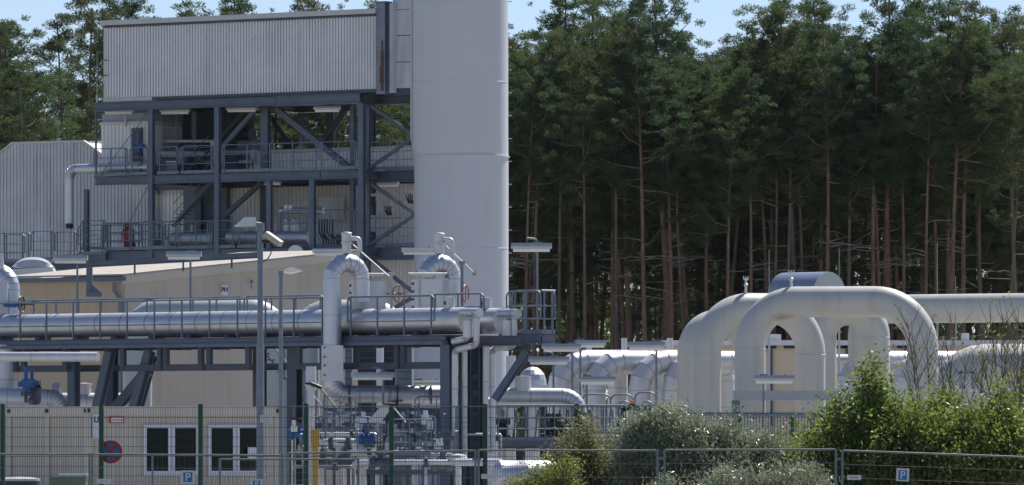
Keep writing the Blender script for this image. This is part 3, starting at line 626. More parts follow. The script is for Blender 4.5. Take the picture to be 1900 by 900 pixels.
# low deck: white cabinet, ducts, vessel, extinguisher, junction boxes
cb = thing('white_control_cabinet', T.atz(605, T.z(605, 408, 4.4), 4.4), 'white control cabinet hung on the corrugated hall wall above the low deck', 'cabinet')
b = MB(); b.fbox(T, T.t(589, 4.4), T.t(622, 4.4), 4.4, 5.0, T.z(605, 407, 4.4), T.z(605, 366, 4.4)); b.build('body', M['panelw'], cb); b = MB(); b.fbox(T, T.t(558, 4.7), T.t(588, 4.7), 4.7, 5.0, T.z(605, 398, 4.4), T.z(605, 368, 4.4)); b.build('side_box', M['panelw'], cb)
b = MB(); 
for k in range(6): x = 592 + k * 5; b.pipe([T.at(x, 407, 4.5), T.at(x, 430 + 3 * (k % 3), 4.5), T.at(x + 8, 445, 4.6), T.at(x + 8, 462, 4.6)], .03, .1, k=6, seg=3)
b.build('cable', M['black'], cb)
p = pipe_thing('cross_duct', [T.at(520, 391, 2.0), T.at(600, 391, 2.0)], .13, .2, M['clad'], 'slim silver duct with two round stubs in front of the white control cabinet', 'duct', band=.8, k=20)
b = MB()
for x in (532, 540): b.tube(T.at(x, 391, 2.0), T.at(x, 381, 2.0), .12, 14)
b.build('stub', M['clad'], p)
for (x, lb) in ((533, 'left of two upright silver filters on the low deck'), (547, 'right of two upright silver filters on the low deck')):
    o = thing('filter_housing', T.atz(x, zLow, 2), lb, 'filter', 'upright filters on the low deck'); b = MB(); c = T.atz(x, zLow + .05, 2); b.lathe(c, [(.2, 0), (.2, .95), (.26, .97), (.26, 1.03), (.2, 1.05), (.16, 1.2), (0.02, 1.25)], k=18); b.build('housing', M['clad'], o)
    b = MB(); b.torus(c + UP * .6, UP, .21, .02); b.build('clamp', M['steel_dark'], o)
p = pipe_thing('silver_drum', [T.at(322, 444, .9), T.at(400, 444, .9)], px(13, 260), .2, M['clad'], 'silver horizontal drum lying on the low deck behind the railing', 'drum', band=.5)
p = pipe_thing('silver_header', [T.at(425, 441, 1.2), T.at(575, 441, 1.2)], px(12, 260), .3, M['clad'], 'large silver header pipe crossing the low deck between the columns', 'pipe', band=1.0)
p = pipe_thing('silver_elbow', [T.at(640, 500, 2.5), T.at(565, 475, 1.0), T.at(548, 470, -.6)], px(15, 260), .5, M['clad'], 'short silver elbow poking out below the low deck', 'pipe', band=.4)
ex = thing('fire_extinguisher', T.atz(237, zLow + .05, .9), 'wheeled red fire extinguisher behind the low deck railing', 'fire extinguisher'); c = T.atz(239, zLow + .05, .9)
b = MB(); b.lathe(c, [(.02, .05), (.2, .08), (.22, .2), (.22, .85), (.14, .98), (.05, 1.03), (.05, 1.12)], k=18); b.build('cylinder', M['red'], ex); b = MB(); b.torus(c + Vector((.25, 0, .15)), (1, 0, 0), .14, .03); b.build('wheel', M['black'], ex); b = MB(); b.pipe([c + UP * 1.1, c + Vector((-.2, -.1, 1.05)), c + Vector((-.28, -.1, .4))], .02, .1, k=6); b.build('hose', M['black'], ex)
def jbox(x, y, n, lb, w_=.3, h_=.28):
    o = thing('junction_box', T.at(x, y, n), lb, 'junction box', 'junction boxes on the hall wall near the stack'); t = T.t(x, n); z = T.z(x, y, n)
    b = MB(); b.fbox(T, t - w_ / 2, t + w_ / 2, n, n + .15, z - h_ / 2, z + h_ / 2); b.build('body', M['lamph'], o)
    b = MB()
    for k in range(4): b.pipe([T.P(t + .2 + .09 * k, n, z + .12), T.P(t + .22 + .09 * k, n - .08, z - .1 - .05 * (k % 2)), T.P(t + .3 + .06 * k, n, z - .34)], .028, .08, k=6, seg=3)
    b.build('cable', M['black'], o)
    b = MB()
    for k in range(4): b.fbox(T, t + .16 + .09 * k, t + .22 + .09 * k, n - .06, n + .05, z + .02, z + .14)
    b.build('socket', M['panelw'], o)
jbox(748, 362, 3.0, 'junction box with black cables, upper one close to the stack'); jbox(708, 384, 3.0, 'junction box with black cables, lower one left of the brace'); jbox(679, 366, 2.6, 'junction box half hidden behind the tall front column')
cbn = T.at(683, 410, 4); o = thing('wall_cabinet', cbn, 'narrow grey wall cabinet right of the tall front column', 'cabinet'); b = MB(); b.fbox(T, T.t(678, 4), T.t(689, 4), 4, 4.3, T.z(683, 430, 4), T.z(683, 399, 4)); b.build('body', M['lamph'], o); b = MB(); b.fbox(T, T.t(678, 4) + .03, T.t(678, 4) + .06, 3.95, 3.998, T.z(683, 418, 4), T.z(683, 410, 4)); b.build('handle', M['black'], o)
# lightning rods
for (x, y0, y1, Y, lb) in ((180, 190, 95, 262, 'thin lightning rod rising at the left end of the tower'), (1427, 545, 463, 220, 'thin lightning rod left of the grey drum above the white loops'), (1557, 512, 460, 226, 'thin lightning rod above the right end of the grey drum'), (1739, 545, 450, 240, 'tallest thin lightning rod above the long pipe on the right'), (1773, 545, 512, 240, 'shortest thin lightning rod above the long pipe on the right')):
    b = MB(); a = W(x, y0, Y); base = 0 if x > 200 else a.z; b.tube(Vector((a.x, Y, base)), W(x, y1, Y), .018, 5, .008); b.tube(Vector((a.x, Y, base)), Vector((a.x, Y, max(base + .3, a.z - .3))), .035, 6)
    tag(b.build('lightning_rod', M['lamph'], None), lb, 'lightning rod', 'lightning rods around the plant')
# ------------------------------------------------------------------ pipe rack
K = Fr(480, 190, 40)
rk = thing('pipe_rack', K.atz(430, 0, 1), 'long blue grey steel pipe rack with walkway railing carrying the silver main pipe', 'pipe rack')
zd = K.z(480, 625)      # deck line
zb0 = K.z(480, 643)
def kb(x0, x1, za, zb, n=0, m='steel', wd=.25, name='beam', lab=None):
    b = MB(); b.ibeam(K.atz(x0, (za + zb) / 2, n), K.atz(x1, (za + zb) / 2, n), wd, za - zb); b.build(name, M[m], rk, lab)
b = MB(); b.fbox(K, K.t(-60), K.t(826), -.12, .12, zb0, zb0 + .1); b.fbox(K, K.t(-60), K.t(826), .0, .06, zb0 + .1, zd - .06); b.build('front_beam', M['steel'], rk)
b = MB(); b.fbox(K, K.t(-60), K.t(826), -.02, 2.2, zd - .055, zd - .01); b.build('walkway_grating', M['steel_dark'], rk)
kb(-60, 940, zd - .06, zb0, 2.2, 'steel_dark'); kb(827, 965, zd - .05, zb0 - .05, .3, 'steel_dark')
for k in range(13):
    x = -20 + k * 71; b = MB(); t = K.t(x); b.ibeam(K.P(t, .13, zd - .22), K.P(t, 2.1, zd - .22), .16, .24); b.build('cross_beam', M['steel_dark'], rk)
# hanging U frames carrying the lower pipe tray
zu1 = zb0 - .003; zu0 = K.z(480, 686)
for (xa, xb) in ((-30, 30), (38, 122), (222, 298), (302, 374), (382, 462), (548, 600), (655, 738), (742, 832)):
    for n in (.2,):
        b = MB(); ta_, tb_ = K.t(xa, n), K.t(xb, n); b.fbox(K, ta_, ta_ + .16, n, n + .14, zu0, zu1); b.fbox(K, tb_ - .16, tb_, n, n + .14, zu0, zu1); b.fbox(K, ta_ + .161, tb_ - .161, n + .01, n + .15, zu0, zu0 + .17); b.build('hanger_frame', M['steel_dark'], rk)
for n in (1.4,): kb(-60, 830, zu0 + .2, zu0, n, 'steel_dark')
for (x, n, z1_, wd, m) in ((137, .6, zb0, .26, 'steel'), (482, 2.0, zb0, .3, 'steel_dark'), (547, .6, zb0, .36, 'steel_dark'), (831, .2, zb0, .34, 'steel'), (886, 1.4, zb0, .34, 'steel_dark'), (207, 2.0, zb0, .3, 'steel_dark'), (20, 2.0, zu0, .3, 'steel_dark'), (862, .9, zb0, .22, 'steel_dark')):
    b = MB(); b.column(x, K, n, 0, z1_ - .004, wd, .3); b.build('column', M[m], rk)
for (xa, ya, xb, yb, n) in ((205, 652, 178, 770, .6), (278, 652, 240, 790, .6), (272, 690, 200, 775, 1.6), (282, 660, 252, 770, 2.0)):
    b = MB(); b.ibeam(K.at(xa, ya, n), K.at(xb, yb, n), .26, .26, K.v); b.build('brace', M['steel'], rk)
b = MB(); b.ibeam(K.at(978, 652, 1.0), K.at(918, 742, .4), .18, .2, K.v); b.build('brace', M['steel'], rk)
for y in (700, 730, 770, 825): 
    b = MB(); z = K.z(850, y, .8); b.ibeam(K.atz(834, z, .8), K.atz(886, z, 1.2), .15, .18); b.build('tie_beam', M['steel_dark'], rk)
b = MB(); railing(b, K.atz(-60, zd, -.1), K.atz(598, zd, -.1), 1.12, 1.12, round_ends=False, toe=False, mid=1, r=.03); b.build('railing', M['rail'], rk)
b = MB(); railing(b, K.atz(645, zd, -.1), K.atz(806, zd, -.1), 1.12, 1.12, toe=False, mid=1, r=.03); b.build('railing', M['rail'], rk)
b = MB(); railing(b, K.atz(-60, zd + .15, 2.3), K.atz(445, zd + .15, 2.3), 1.1, .95, toe=False, mid=1, round_ends=False, r=.028); b.build('railing', M['rail'], rk)
b = MB(); railing(b, K.atz(453, zd + .15, 2.3), K.atz(600, zd + .15, 2.3), 1.1, .95, toe=False, mid=1, r=.028); b.build('railing', M['rail'], rk)
b = MB(); railing(b, K.atz(802, zd + .1, 1.6), K.atz(898, zd + .1, 1.6), 1.1, 1.0, toe=False, r=.03); b.build('railing', M['rail'], rk)
# end platform
zp = K.z(975, 621, 1.5)
ta_, tb_ = K.t(915, 2.2), K.t(1003, 1.2)
b = MB(); b.fbox(K, K.t(925, 1.2), tb_, 1.2, 1.85, zp - .02, zp + .02); b.build('platform_grating', M['steel_dark'], rk)
b = MB(); b.ibeam(K.P(K.t(928, 1.2), 1.2, zp - .14), K.P(tb_, 1.2, zp - .14), .14, .23); b.ibeam(K.P(K.t(928, 1.2), 1.4, zp - .36), K.P(tb_ - .5, 1.4, zp - .36), .2, .2); b.ibeam(K.P(tb_, 1.27, zp - .14), K.P(tb_, 1.85, zp - .14), .14, .23); b.build('platform_frame', M['steel'], rk)
for (a_, c_) in ((K.P(K.t(950, 1.2), 1.2, zp), K.P(tb_, 1.2, zp)), (K.P(tb_ + .02, 1.22, zp), K.P(tb_ + .02, 1.83, zp)), (K.P(K.t(940, 1.85), 1.85, zp), K.P(tb_, 1.85, zp))):
    b = MB(); railing(b, a_, c_, 1.25, .62, r=.028); b.build('railing', M['rail'], rk)

# main pipes on the rack
r1 = K.m(22.5, 480); zc1 = zd + r1 + .07
def kp(x, z, n): return K.atz(x, z, n)
mp = thing('main_pipe', K.atz(430, zd, .55), 'long silver insulated main pipe, the nearer of the two on the rack', 'pipe')
b = MB(); b.pipe([kp(-80, zc1, .55), kp(864, zc1, .55)], r1, .3, k=40, band=1.02, bw=.02, bt=.009); b.build('pipe_run', M['clad'], mp, thr=14)
b = MB(); d = K.u; e = kp(864, zc1, .55); b.tube(e - d * .02, e + d * .03, r1 * 1.03, 40); b.build('end_cap', M['clad_w'], mp)
b = MB()
for k in range(12):
    x = 10 + 70 * k; c = kp(x, zd + .04, .55); b.box(c, K.u * .1, K.v * .25, UP * .05)
b.build('pipe_shoe', M['steel_dark'], mp)
m2 = thing('main_pipe', K.atz(900, zd, 2.0), 'second silver insulated main pipe, ending farther right behind the nearer one', 'pipe')
b = MB(); b.pipe([kp(300, zc1 - .02, 1.75), kp(931, zc1 - .02, 1.75)], r1 * 1.04, .3, k=40, band=1.3, bw=.02, bt=.009); b.build('pipe_run', M['clad'], m2, thr=14)
b = MB(); e = kp(931, zc1 - .02, 1.75); b.tube(e - d * .02, e + d * .03, r1 * 1.07, 40); b.build('end_cap', M['clad_w'], m2)
for (x, n, lb, y) in ((834, .55, 'small white cylindrical cap box on the nearer main pipe', 553), (902, 1.75, 'small white cylindrical cap box on the farther main pipe', 556)):
    o = thing('cap_box', kp(x, zc1 + r1, n), lb, 'cap box', 'cap boxes on the main pipes'); zz = zc1 + r1 - .05; c = kp(x, zz, n)
    b = MB(); b.lathe(c, [(.15, 0), (.15, .32), (.165, .33), (.165, .35), (.02, .36)], k=20); b.build('drum', M['clad_w'], o); b = MB(); b.box(c + Vector((-.13, -.1, .18)), Vector((.03, 0, 0)), Vector((0, .02, 0)), UP * .05); b.build('latch', M['steel_dark'], o)
# small drop pipes at the blunt ends
def drop(xe, ye, n, lb, x_v1, x_v2, x_h, zbend, m='clad_w'):
    o = thing('drop_pipe', kp(xe, 0, n), lb, 'pipe', 'slim drop pipes at the rack end'); return o
def poly_pipe(name, label, pts, r, bend, m, band=.9, group=None, cat='pipe', k=20, caps=True):
    pts = [W(*p) for p in pts]; b = MB(); b.pipe(pts, r, bend, k=k, band=band, bw=.012, bt=.006); return root_pipe(name, b, M[m], label, cat, group, 13)
Yk = K.P(K.t(870), 0, 0).y
g_ = 'slim drop pipes at the rack end'
t = poly_pipe('drop_pipe', 'slim drop pipe hanging from the near main pipe end, outermost of the pair', [(862, 581, Yk + .4), (884, 581, Yk - .2), (884, 640, Yk - .2), (844, 650, Yk + .3), (844, 850, Yk + .3)], px(5.8, Yk), .14, 'clad_w', group=g_)
b = MB(); b.tube(W(858, 580, Yk + .5), W(890, 580, Yk - .25), px(8.5, Yk), 20); b.build('end_stub', M['clad'], t)
t = poly_pipe('drop_pipe', 'slim drop pipe with a blue marked elbow under the near main pipe', [(872, 590, Yk + .1), (868, 628, Yk + .1), (840, 634, Yk + .4)], px(5.8, Yk), .12, 'clad_w', group=g_)
b = MB(); b.tube(W(868, 595, Yk - .05), W(868, 626, Yk - .05), px(9.5, Yk), 20); b.build('sleeve', M['clad_w'], t)
poly_pipe('drop_pipe', 'straight slim drop pipe, second from the left at the rack end', [(862, 652, Yk + .8), (862, 850, Yk + .8)], px(5.5, Yk), .12, 'clad_w', group=g_)
t = poly_pipe('drop_pipe', 'slim drop pipe hanging from the far main pipe end, outermost of the pair', [(932, 583, Yk + .9), (954, 583, Yk + .3), (954, 642, Yk + .3), (914, 648, Yk + .8), (914, 840, Yk + .8)], px(5.8, Yk), .14, 'clad_w', group=g_)
b = MB(); b.tube(W(928, 582, Yk + 1), W(961, 582, Yk + .25), px(9, Yk), 20); b.build('end_stub', M['clad'], t)
t = poly_pipe('drop_pipe', 'slim drop pipe joining the far main pipe end from below, third from the left', [(940, 595, Yk + .5), (938, 630, Yk + .5), (901, 636, Yk + .7), (901, 840, Yk + .7)], px(5.5, Yk), .12, 'clad_w', group=g_)
b = MB(); b.tube(W(940, 595, Yk + .35), W(940, 628, Yk + .35), px(9.5, Yk), 20); b.build('sleeve', M['clad_w'], t)

# silver loop G1 over the main pipe
def loop(name, label, xl, Yl, xr, Yr, ytop, ybl, ybr, wpx, m='clad'):
    Ym = (Yl + Yr) / 2; r = px(wpx / 2, Yl); pts = [W(xl, ybl, Yl), W(xl, ytop + wpx / 2, Yl), W(xr, ytop + wpx / 2, Yr), W(xr, ybr, Yr)]
    pts[2].z = pts[1].z; L = (pts[2] - pts[1]).length
    b = MB(); b.pipe(pts, r, L * .497, k=36, seg=4, band=1.05, bw=.009, bt=.007); return root_pipe(name, b, M[m], label, 'pipe loop', 'silver loops over the rack', 12), pts
YG = K.P(K.t(616), -.55, 0).y
g1, gp = loop('silver_loop', 'silver segmented pipe loop passing down in front of the main pipe', 616.5, YG, 669, YG + .5, 470, 720, 560, 34)
b = MB(); c = W(617, 674, YG); hw = px(20, YG); b.box(c, Vector((hw, 0, 0)), Vector((0, hw, 0)), UP * px(33, YG)); o = b.build('casing_box', M['clad_w'], g1, smooth=False)
b = MB()
for yy in (645, 662, 678, 696):
    for xx in (602,): b.tube(W(xx, yy, YG - hw - .005), W(xx, yy, YG - hw - .05), .03, 6)
b.build('casing_clip', M['steel_dark'], g1)
poly_pipe('lower_silver_pipe', 'wide silver pipe running right from the foot of the near loop under the rack', [(617, 700, YG), (622, 732, YG), (720, 732, YG + .3), (845, 732, YG + .9)], px(16.5, YG), .42, 'clad', .9, k=32)
for (x, lb) in ((620, 'left black flange band on the low silver pipe'), ):
    pass
fl = thing('pipe_clamps', W(725, 745, YG + .3), 'dark clamp straps round the low silver pipe under the rack', 'clamp'); b = MB()
for x in (649, 738, 800): c = W(x, 732, YG + .3 + (x - 720) * .004); b.tube(c - Vector((.025, 0, 0)), c + Vector((.025, 0, 0)), px(18.5, YG), 28)
b.build('strap', M['steel_dark'], fl)
g2, gp2 = loop('silver_loop', 'silver segmented pipe loop behind the second white valve box', 790, YG + 2.6, 839, YG + 3.1, 471, 570, 590, 34)
def vent_top(x, y0, y1, Y, lb, rodto, wheel):
    o = thing('vent_valve', W(x, y1, Y), lb, 'vent valve', 'vent valves on the silver loops'); s = Y / F
    b = MB(); b.lathe(W(x, y1, Y), [(8 * s, 0), (8.5 * s, 2 * s), (8.5 * s, 18 * s), (11 * s, 19 * s), (11 * s, 21 * s), (8.5 * s, 22 * s), (9.5 * s, 36 * s), (10.5 * s, 37 * s), (9 * s, 39 * s), (1 * s, 40 * s)], k=20); b.build('bonnet', M['clad_w'], o)
    b = MB(); b.pipe([W(x + 6, y0 + 14, Y), W(x + 24, y0 + 15, Y - .1), W(x + 24, y0 + 38, Y - .1)], 4.3 * s, 6 * s, k=12, seg=4); b.build('vent_elbow', M['clad_w'], o)
    b = MB(); b.tube(W(x + 12, y0 + 26, Y - .05), W(*rodto, Y - .3), 1.3 * s, 6); b.tube(W(x + 24, y0 + 38, Y - .1), W(x + 24, y0 + 82, Y - .1), .7 * s, 5); b.build('operating_rod', M['lamph'], o)
    if wheel: handwheel(o, W(*rodto, Y - .3), (.8, -.6, 0), 4.6 * s, M['black'], stem=-.05)
vent_top(643, 428, 470, YG + .25, 'white vent valve with a slanting rod on top of the near silver loop', (722, 513), False)
vent_top(815, 430, 471, YG + 2.9, 'white vent valve whose long slanting rod ends in a black wheel, on the second loop', (880, 507), True)
# white valve boxes
def valve_box(x0, x1, y0, y1, Y, lb, n=.5):
    o = thing('valve_box', W((x0 + x1) / 2, y1, Y), lb, 'valve box', 'white valve boxes on the rack'); s = Y / F; c = W((x0 + x1) / 2, y1, Y + n); hw = (x1 - x0) / 2 * s; h = (y1 - y0) * s
    b = MB(); pol = [c + Vector((math.cos(a) * hw * (1 if abs(math.cos(a)) < .98 else 1), math.sin(a) * hw * .8, 0)) for a in [2 * math.pi * k / 40 for k in range(40)]]
    b.prism(pol, UP * h); b.build('shell', M['clad_w'], o, thr=30)
    b = MB(); b.prism([c + (p_ - c) * 1.02 + UP * h for p_ in pol], UP * .03); b.prism([c + (p_ - c) * 1.015 - UP * .03 for p_ in pol], UP * .03); b.build('rim', M['trim'], o)
    b = MB()
    for k in range(4): b.box(c + Vector((-hw * .93, -hw * .38, h * (.12 + .25 * k))), Vector((.03, 0, 0)), Vector((0, .03, 0)), UP * .035)
    b.build('latch', M['steel_dark'], o); return o
valve_box(648, 716, 523, 577, YG + .9, 'white rounded valve box beside the near silver loop, above the main pipe')
v2 = valve_box(763, 832, 519, 577, YG + 2.2, 'second white rounded valve box, in front of the farther silver loop')
b = MB(); b.box(W(829, 546, YG + 1.4), Vector((px(7, YG), 0, 0)), Vector((0, .1, 0)), UP * px(27, YG)); b.build('door_strip', M['panelw'], v2)
for (x, y, Y, lb, xs) in ((740, 545, YG + 1.6, 'orange handwheel on the post beside the first white valve box', 727), (864, 545, YG + 2.2, 'orange handwheel beside the second white valve box', 876)):
    o = thing('orange_handwheel', W(x, y, Y), lb, 'handwheel', 'orange handwheels above the rack'); b = MB(); c = W(x, y, Y); ax = Vector((.72, -.69, 0)) if x < 800 else Vector((.93, -.36, 0)); b.torus(c, ax, px(16, Y), .02, 28, 7)
    for k in range(2): q = UP if k == 0 else ax.cross(UP); b.tube(c - q * px(16, Y), c + q * px(16, Y), .016, 6)
    b.build('rim', M['orange'], o); b = MB(); b.tube(c - ax * .5, c + ax * .1, .03, 8); b.build('spindle', M['steel_dark'], o)
for (x, y0, y1, Y, lb) in ((726, 508, 580, YG + 1.5, 'grey square post beside the first white valve box'), (779, 508, 580, YG + 1.5, 'pale slim post in front of the second white valve box'), (857, 488, 570, YG + 2.5, 'slim dark post holding the rod behind the second loop')):
    b = MB(); a = W(x, y1, Y); b.bar(a, W(x, y0, Y), .09, .09, Vector((0, 1, 0))); b.box(W(x, y0, Y) , Vector((.09, 0, 0)), Vector((0, .08, 0)), UP * .05); tag(b.build('support_post', M['rail' if x == 857 else 'lamph'], None), lb, 'post', 'posts among the valve boxes')
fluor(662, 718, 509, YG + 1.0, 'slim sunlit lamp lying level above the first white valve box', None, wide=4); fluor(758, 830, 508, YG + 1.3, 'slim sunlit lamp lying level above the second white valve box', None, wide=4)
# G0 at the left edge
Y0_ = K.P(K.t(20), 2.0, 0).y
o = poly_pipe('silver_loop', 'silver pipe loop at the far left, coming down beside a white panel', [(-60, 508, Y0_ + 1), (18, 508, Y0_), (18, 640, Y0_)], px(19, Y0_), .5, 'clad', .9, 'silver loops over the rack', 'pipe loop', 32)
b = MB(); b.box(W(5, 555, Y0_ - .5), Vector((.16, 0, 0)), Vector((0, .1, 0)), UP * .5); b.build('white_panel', M['panelw'], o)
b = MB(); b.tube(W(8, 565, Y0_ - .7), W(38, 565, Y0_ - .9), .07, 12); b.box(W(22, 565, Y0_ - .8), Vector((.15, 0, 0)), Vector((0, .1, 0)), UP * .09); o2 = thing('blue_valve', W(22, 570, Y0_ - .8), 'blue gear valve with a black wheel at the left edge above the rack', 'valve'); b.build('gearbox', M['blue'], o2)
handwheel(o2, W(40, 565, Y0_ - .95), (.93, -.3, 0), px(15, Y0_), M['black'], stem=.4)
b = MB(); b.tube(W(2, 470, Y0_), W(2, 500, Y0_), .06, 10, .1); b.build('vent_stub', M['clad_w'], o)

# lamps on poles near the rack
fluor(98, 163, 481, K.P(K.t(143), 2.4, 0).y, 'fluorescent lamp on a pole, leftmost in the photo, in front of the skylight dome', 143, zd, wide=12)
fluor(308, 374, 474, K.P(K.t(353), 2.4, 0).y, 'fluorescent lamp on a pole before the beige building, left of the camera mast', 353, zd, wide=12)
fluor(580, 642, 468, K.P(K.t(600), 2.6, 0).y, 'fluorescent lamp reaching left from the first vent valve', None, wide=10)
fluor(745, 810, 466, K.P(K.t(780), 3.6, 0).y, 'fluorescent lamp reaching left from the second vent valve', None, wide=10)
fluor(948, 1024, 459, K.P(K.t(985, 1.5), 1.5, 0).y, 'fluorescent lamp on a curved pole standing on the rack end platform', 997, zp, hook=True, wide=13)
Yq = 196
fluor(1005, 1078, 645, Yq, 'fluorescent lamp on a pole just right of the rack end, upper left of the cluster', 1062, 0, wide=12)
fluor(1066, 1125, 638, Yq + 3, 'fluorescent lamp, topmost behind its neighbour near the rack end', 1077, 0, wide=11)
fluor(980, 1056, 669, Yq - 3, 'fluorescent lamp low under the rack end platform on a curved pole', 1027, 0, hook=True, wide=12)
fluor(1074, 1143, 706, Yq, 'fluorescent lamp alone in front of the silver goosenecks', 1089, 0, wide=12)
fluor(1164, 1234, 642, Yq, 'fluorescent lamp left of the big white arches', 1218, 0, wide=13)
fluor(1399, 1474, 704, Yq + 4, 'fluorescent lamp between the legs of the big white arches', 1417, 0, wide=12)
fluor(651, 732, 698, YG - 1.5, 'fluorescent lamp with a curved pole under the rack above the low silver pipe', 711, 0, hook=True, wide=11)
fluor(770, 822, 711, YG + 3, 'small fluorescent lamp behind the low silver pipe near the rack end', 776, 0, wide=9)

# tall masts
mk = thing('camera_mast', W(482, 900, 150) - UP * W(482, 900, 150).z, 'tall grey mast with a white floodlight and a yellowish camera head', 'mast'); Ym = 150
b = MB(); b.tube(Vector((W(483, 0, Ym).x, Ym, 0)), W(483, 640, Ym), px(7.2, Ym), 16); b.tube(W(483, 640, Ym), W(483, 426, Ym), px(5.6, Ym), 16, px(5.2, Ym)); b.tube(W(483, 428, Ym), W(483, 414, Ym), px(7.5, Ym), 16); b.build('pole', M['rail'], mk)
b = MB(); a = W(434, 420, Ym); b.add([a, W(478, 420, Ym), W(474, 403, Ym) , W(454, 403, Ym), a + Vector((0, .35, 0)), W(478, 420, Ym + .35), W(474, 403, Ym + .25), W(454, 403, Ym + .25)], [(0, 1, 2, 3), (7, 6, 5, 4), (0, 4, 5, 1), (1, 5, 6, 2), (2, 6, 7, 3), (3, 7, 4, 0)]); b.tube(W(470, 414, Ym + .1), W(486, 416, Ym), .04, 8); b.build('floodlight', M['panelw'], mk, smooth=False)
b = MB(); b.bar(W(494, 434, Ym - .1), W(521, 453, Ym - .3), .16, .13); b.build('camera_head', mat('camera_housing', (.46, .44, .35), .5, 0, .1, 4), mk)
b = MB(); b.bar(W(483, 447, Ym), W(503, 449, Ym - .1), .07, .07); b.pipe([W(501, 446, Ym - .1), W(503, 470, Ym - .1), W(497, 480, Ym - .05), W(488, 486, Ym)], .014, .06, k=6); b.build('bracket', M['black'], mk)
b = MB(); b.box(W(493, 777, Ym - .15), Vector((.13, 0, 0)), Vector((0, .1, 0)), UP * .09); b.build('junction_box', M['lamph'], mk)
ml = thing('lamp_mast', Vector((W(521, 0, 158).x, 158, 0)), 'slimmer grey lamp mast with a glassy street lamp head pointing right', 'street lamp'); b = MB(); b.tube(Vector((W(521, 0, 158).x, 158, 0)), W(521, 505, 158), px(4.6, 158), 14, px(3.6, 158)); b.tube(W(521, 512, 158), W(521, 503, 158), px(5, 158), 14); b.build('pole', M['rail'], ml)
b = MB(); b.add([W(521, 502, 158), W(540, 505, 158), W(562, 502, 158), W(541, 495, 158), W(521, 506, 158.3), W(540, 509, 158.3), W(562, 503, 158.3), W(541, 496, 158.3)], [(0, 1, 2, 3), (7, 6, 5, 4), (0, 4, 5, 1), (1, 5, 6, 2), (2, 6, 7, 3), (3, 7, 4, 0)]); b.build('lamp_head', M['lampb'], ml, smooth=False)
pm = thing('instrument_post', Vector((W(577, 0, 172).x, 172, 0)), 'thick pale instrument post with a clamp collar behind the yellow post', 'post'); b = MB(); b.tube(Vector((W(577, 0, 172).x, 172, 0)), W(577, 724, 172), px(6.5, 172), 14); b.tube(W(577, 724, 172), W(577, 680, 172), px(9.5, 172), 16); b.build('post_tube', M['trim'], pm); b = MB(); b.torus(W(577, 712, 172), UP, px(10, 172), .03); b.tube(W(577, 712, 171.8), W(597, 720, 171.8), .05, 8); b.build('clamp', M['black'], pm)

# big greenish white vessel pipes behind the rack
poly_pipe('big_white_pipe', 'big pale pipe bending down at its left end, seen between rack railing and beige wall', [(255, 900, 207), (255, 581, 207), (510, 581, 207), (510, 900, 207)], px(27, 207), .75, 'vessel', 0, k=40)
poly_pipe('big_white_pipe', 'big pale pipe behind the first white valve box', [(566, 900, 208), (566, 583, 208), (733, 583, 208), (733, 900, 208)], px(27, 208), .75, 'vessel', 0, k=40)
# things under the rack, seen through the gap
poly_pipe('hanging_tray_pipe', 'pale slim pipe lying under the rack at the far left', [(-60, 662, 192), (182, 662, 190.5)], px(9, 190), .2, 'clad_w', 1.6)
poly_pipe('thick_manifold', 'thick white pipe with rounded end behind the site cabins at far left', [(-60, 738, 196), (110, 742, 196), (120, 800, 196)], px(19, 196), .42, 'clad_w', .9, k=28)
poly_pipe('wide_riser', 'wide pale riser pipe at the left edge below the rack', [(10, 640, 197), (10, 900, 197)], px(22, 197), .4, 'clad_w', 1.0, k=28)
poly_pipe('manifold_pipe', 'horizontal white pipe behind the braces above the cabin roof', [(95, 744, 199), (250, 744, 199), (256, 800, 199)], px(15, 199), .4, 'clad_w', .9, k=28)
o = thing('pipe_stub', W(157, 728, 199), 'short capped stub on the white pipe above the cabin roof', 'pipe stub'); b = MB(); b.lathe(W(157, 732, 199), [(.2, 0), (.2, .28), (.23, .29), (.23, .34), (.02, .36)], k=20); b.build('stub_shell', M['clad_w'], o)
o = thing('pipe_stub', W(108, 735, 197), 'slanting stub with a strap beside the blue valve behind the cabins', 'pipe stub'); b = MB(); b.tube(W(110, 740, 196.5), W(104, 716, 196), .13, 16); b.torus(W(105, 720, 196.1), Vector((-.2, -.1, 1)), .14, .02); b.build('stub_shell', M['clad_w'], o)
o = thing('pipe_stub', W(66, 735, 195), 'dark strapped stub right beside the blue actuators behind the cabins', 'pipe stub'); b = MB(); b.tube(W(66, 745, 195), W(66, 718, 194.6), .16, 16); b.torus(W(66, 720, 194.6), Vector((0, -.1, 1)), .17, .025); b.tube(W(58, 744, 194), W(66, 744, 193.8), .12, 12); b.build('stub_shell', M['steel_dark'], o)
actuator(W(48, 726, 194), .75, 'blue valve actuator above the white pipe behind the cabins'); 
actuator(W(59, 722, 194.6), .6, 'small right blue actuator touching its bigger neighbour behind the cabins')
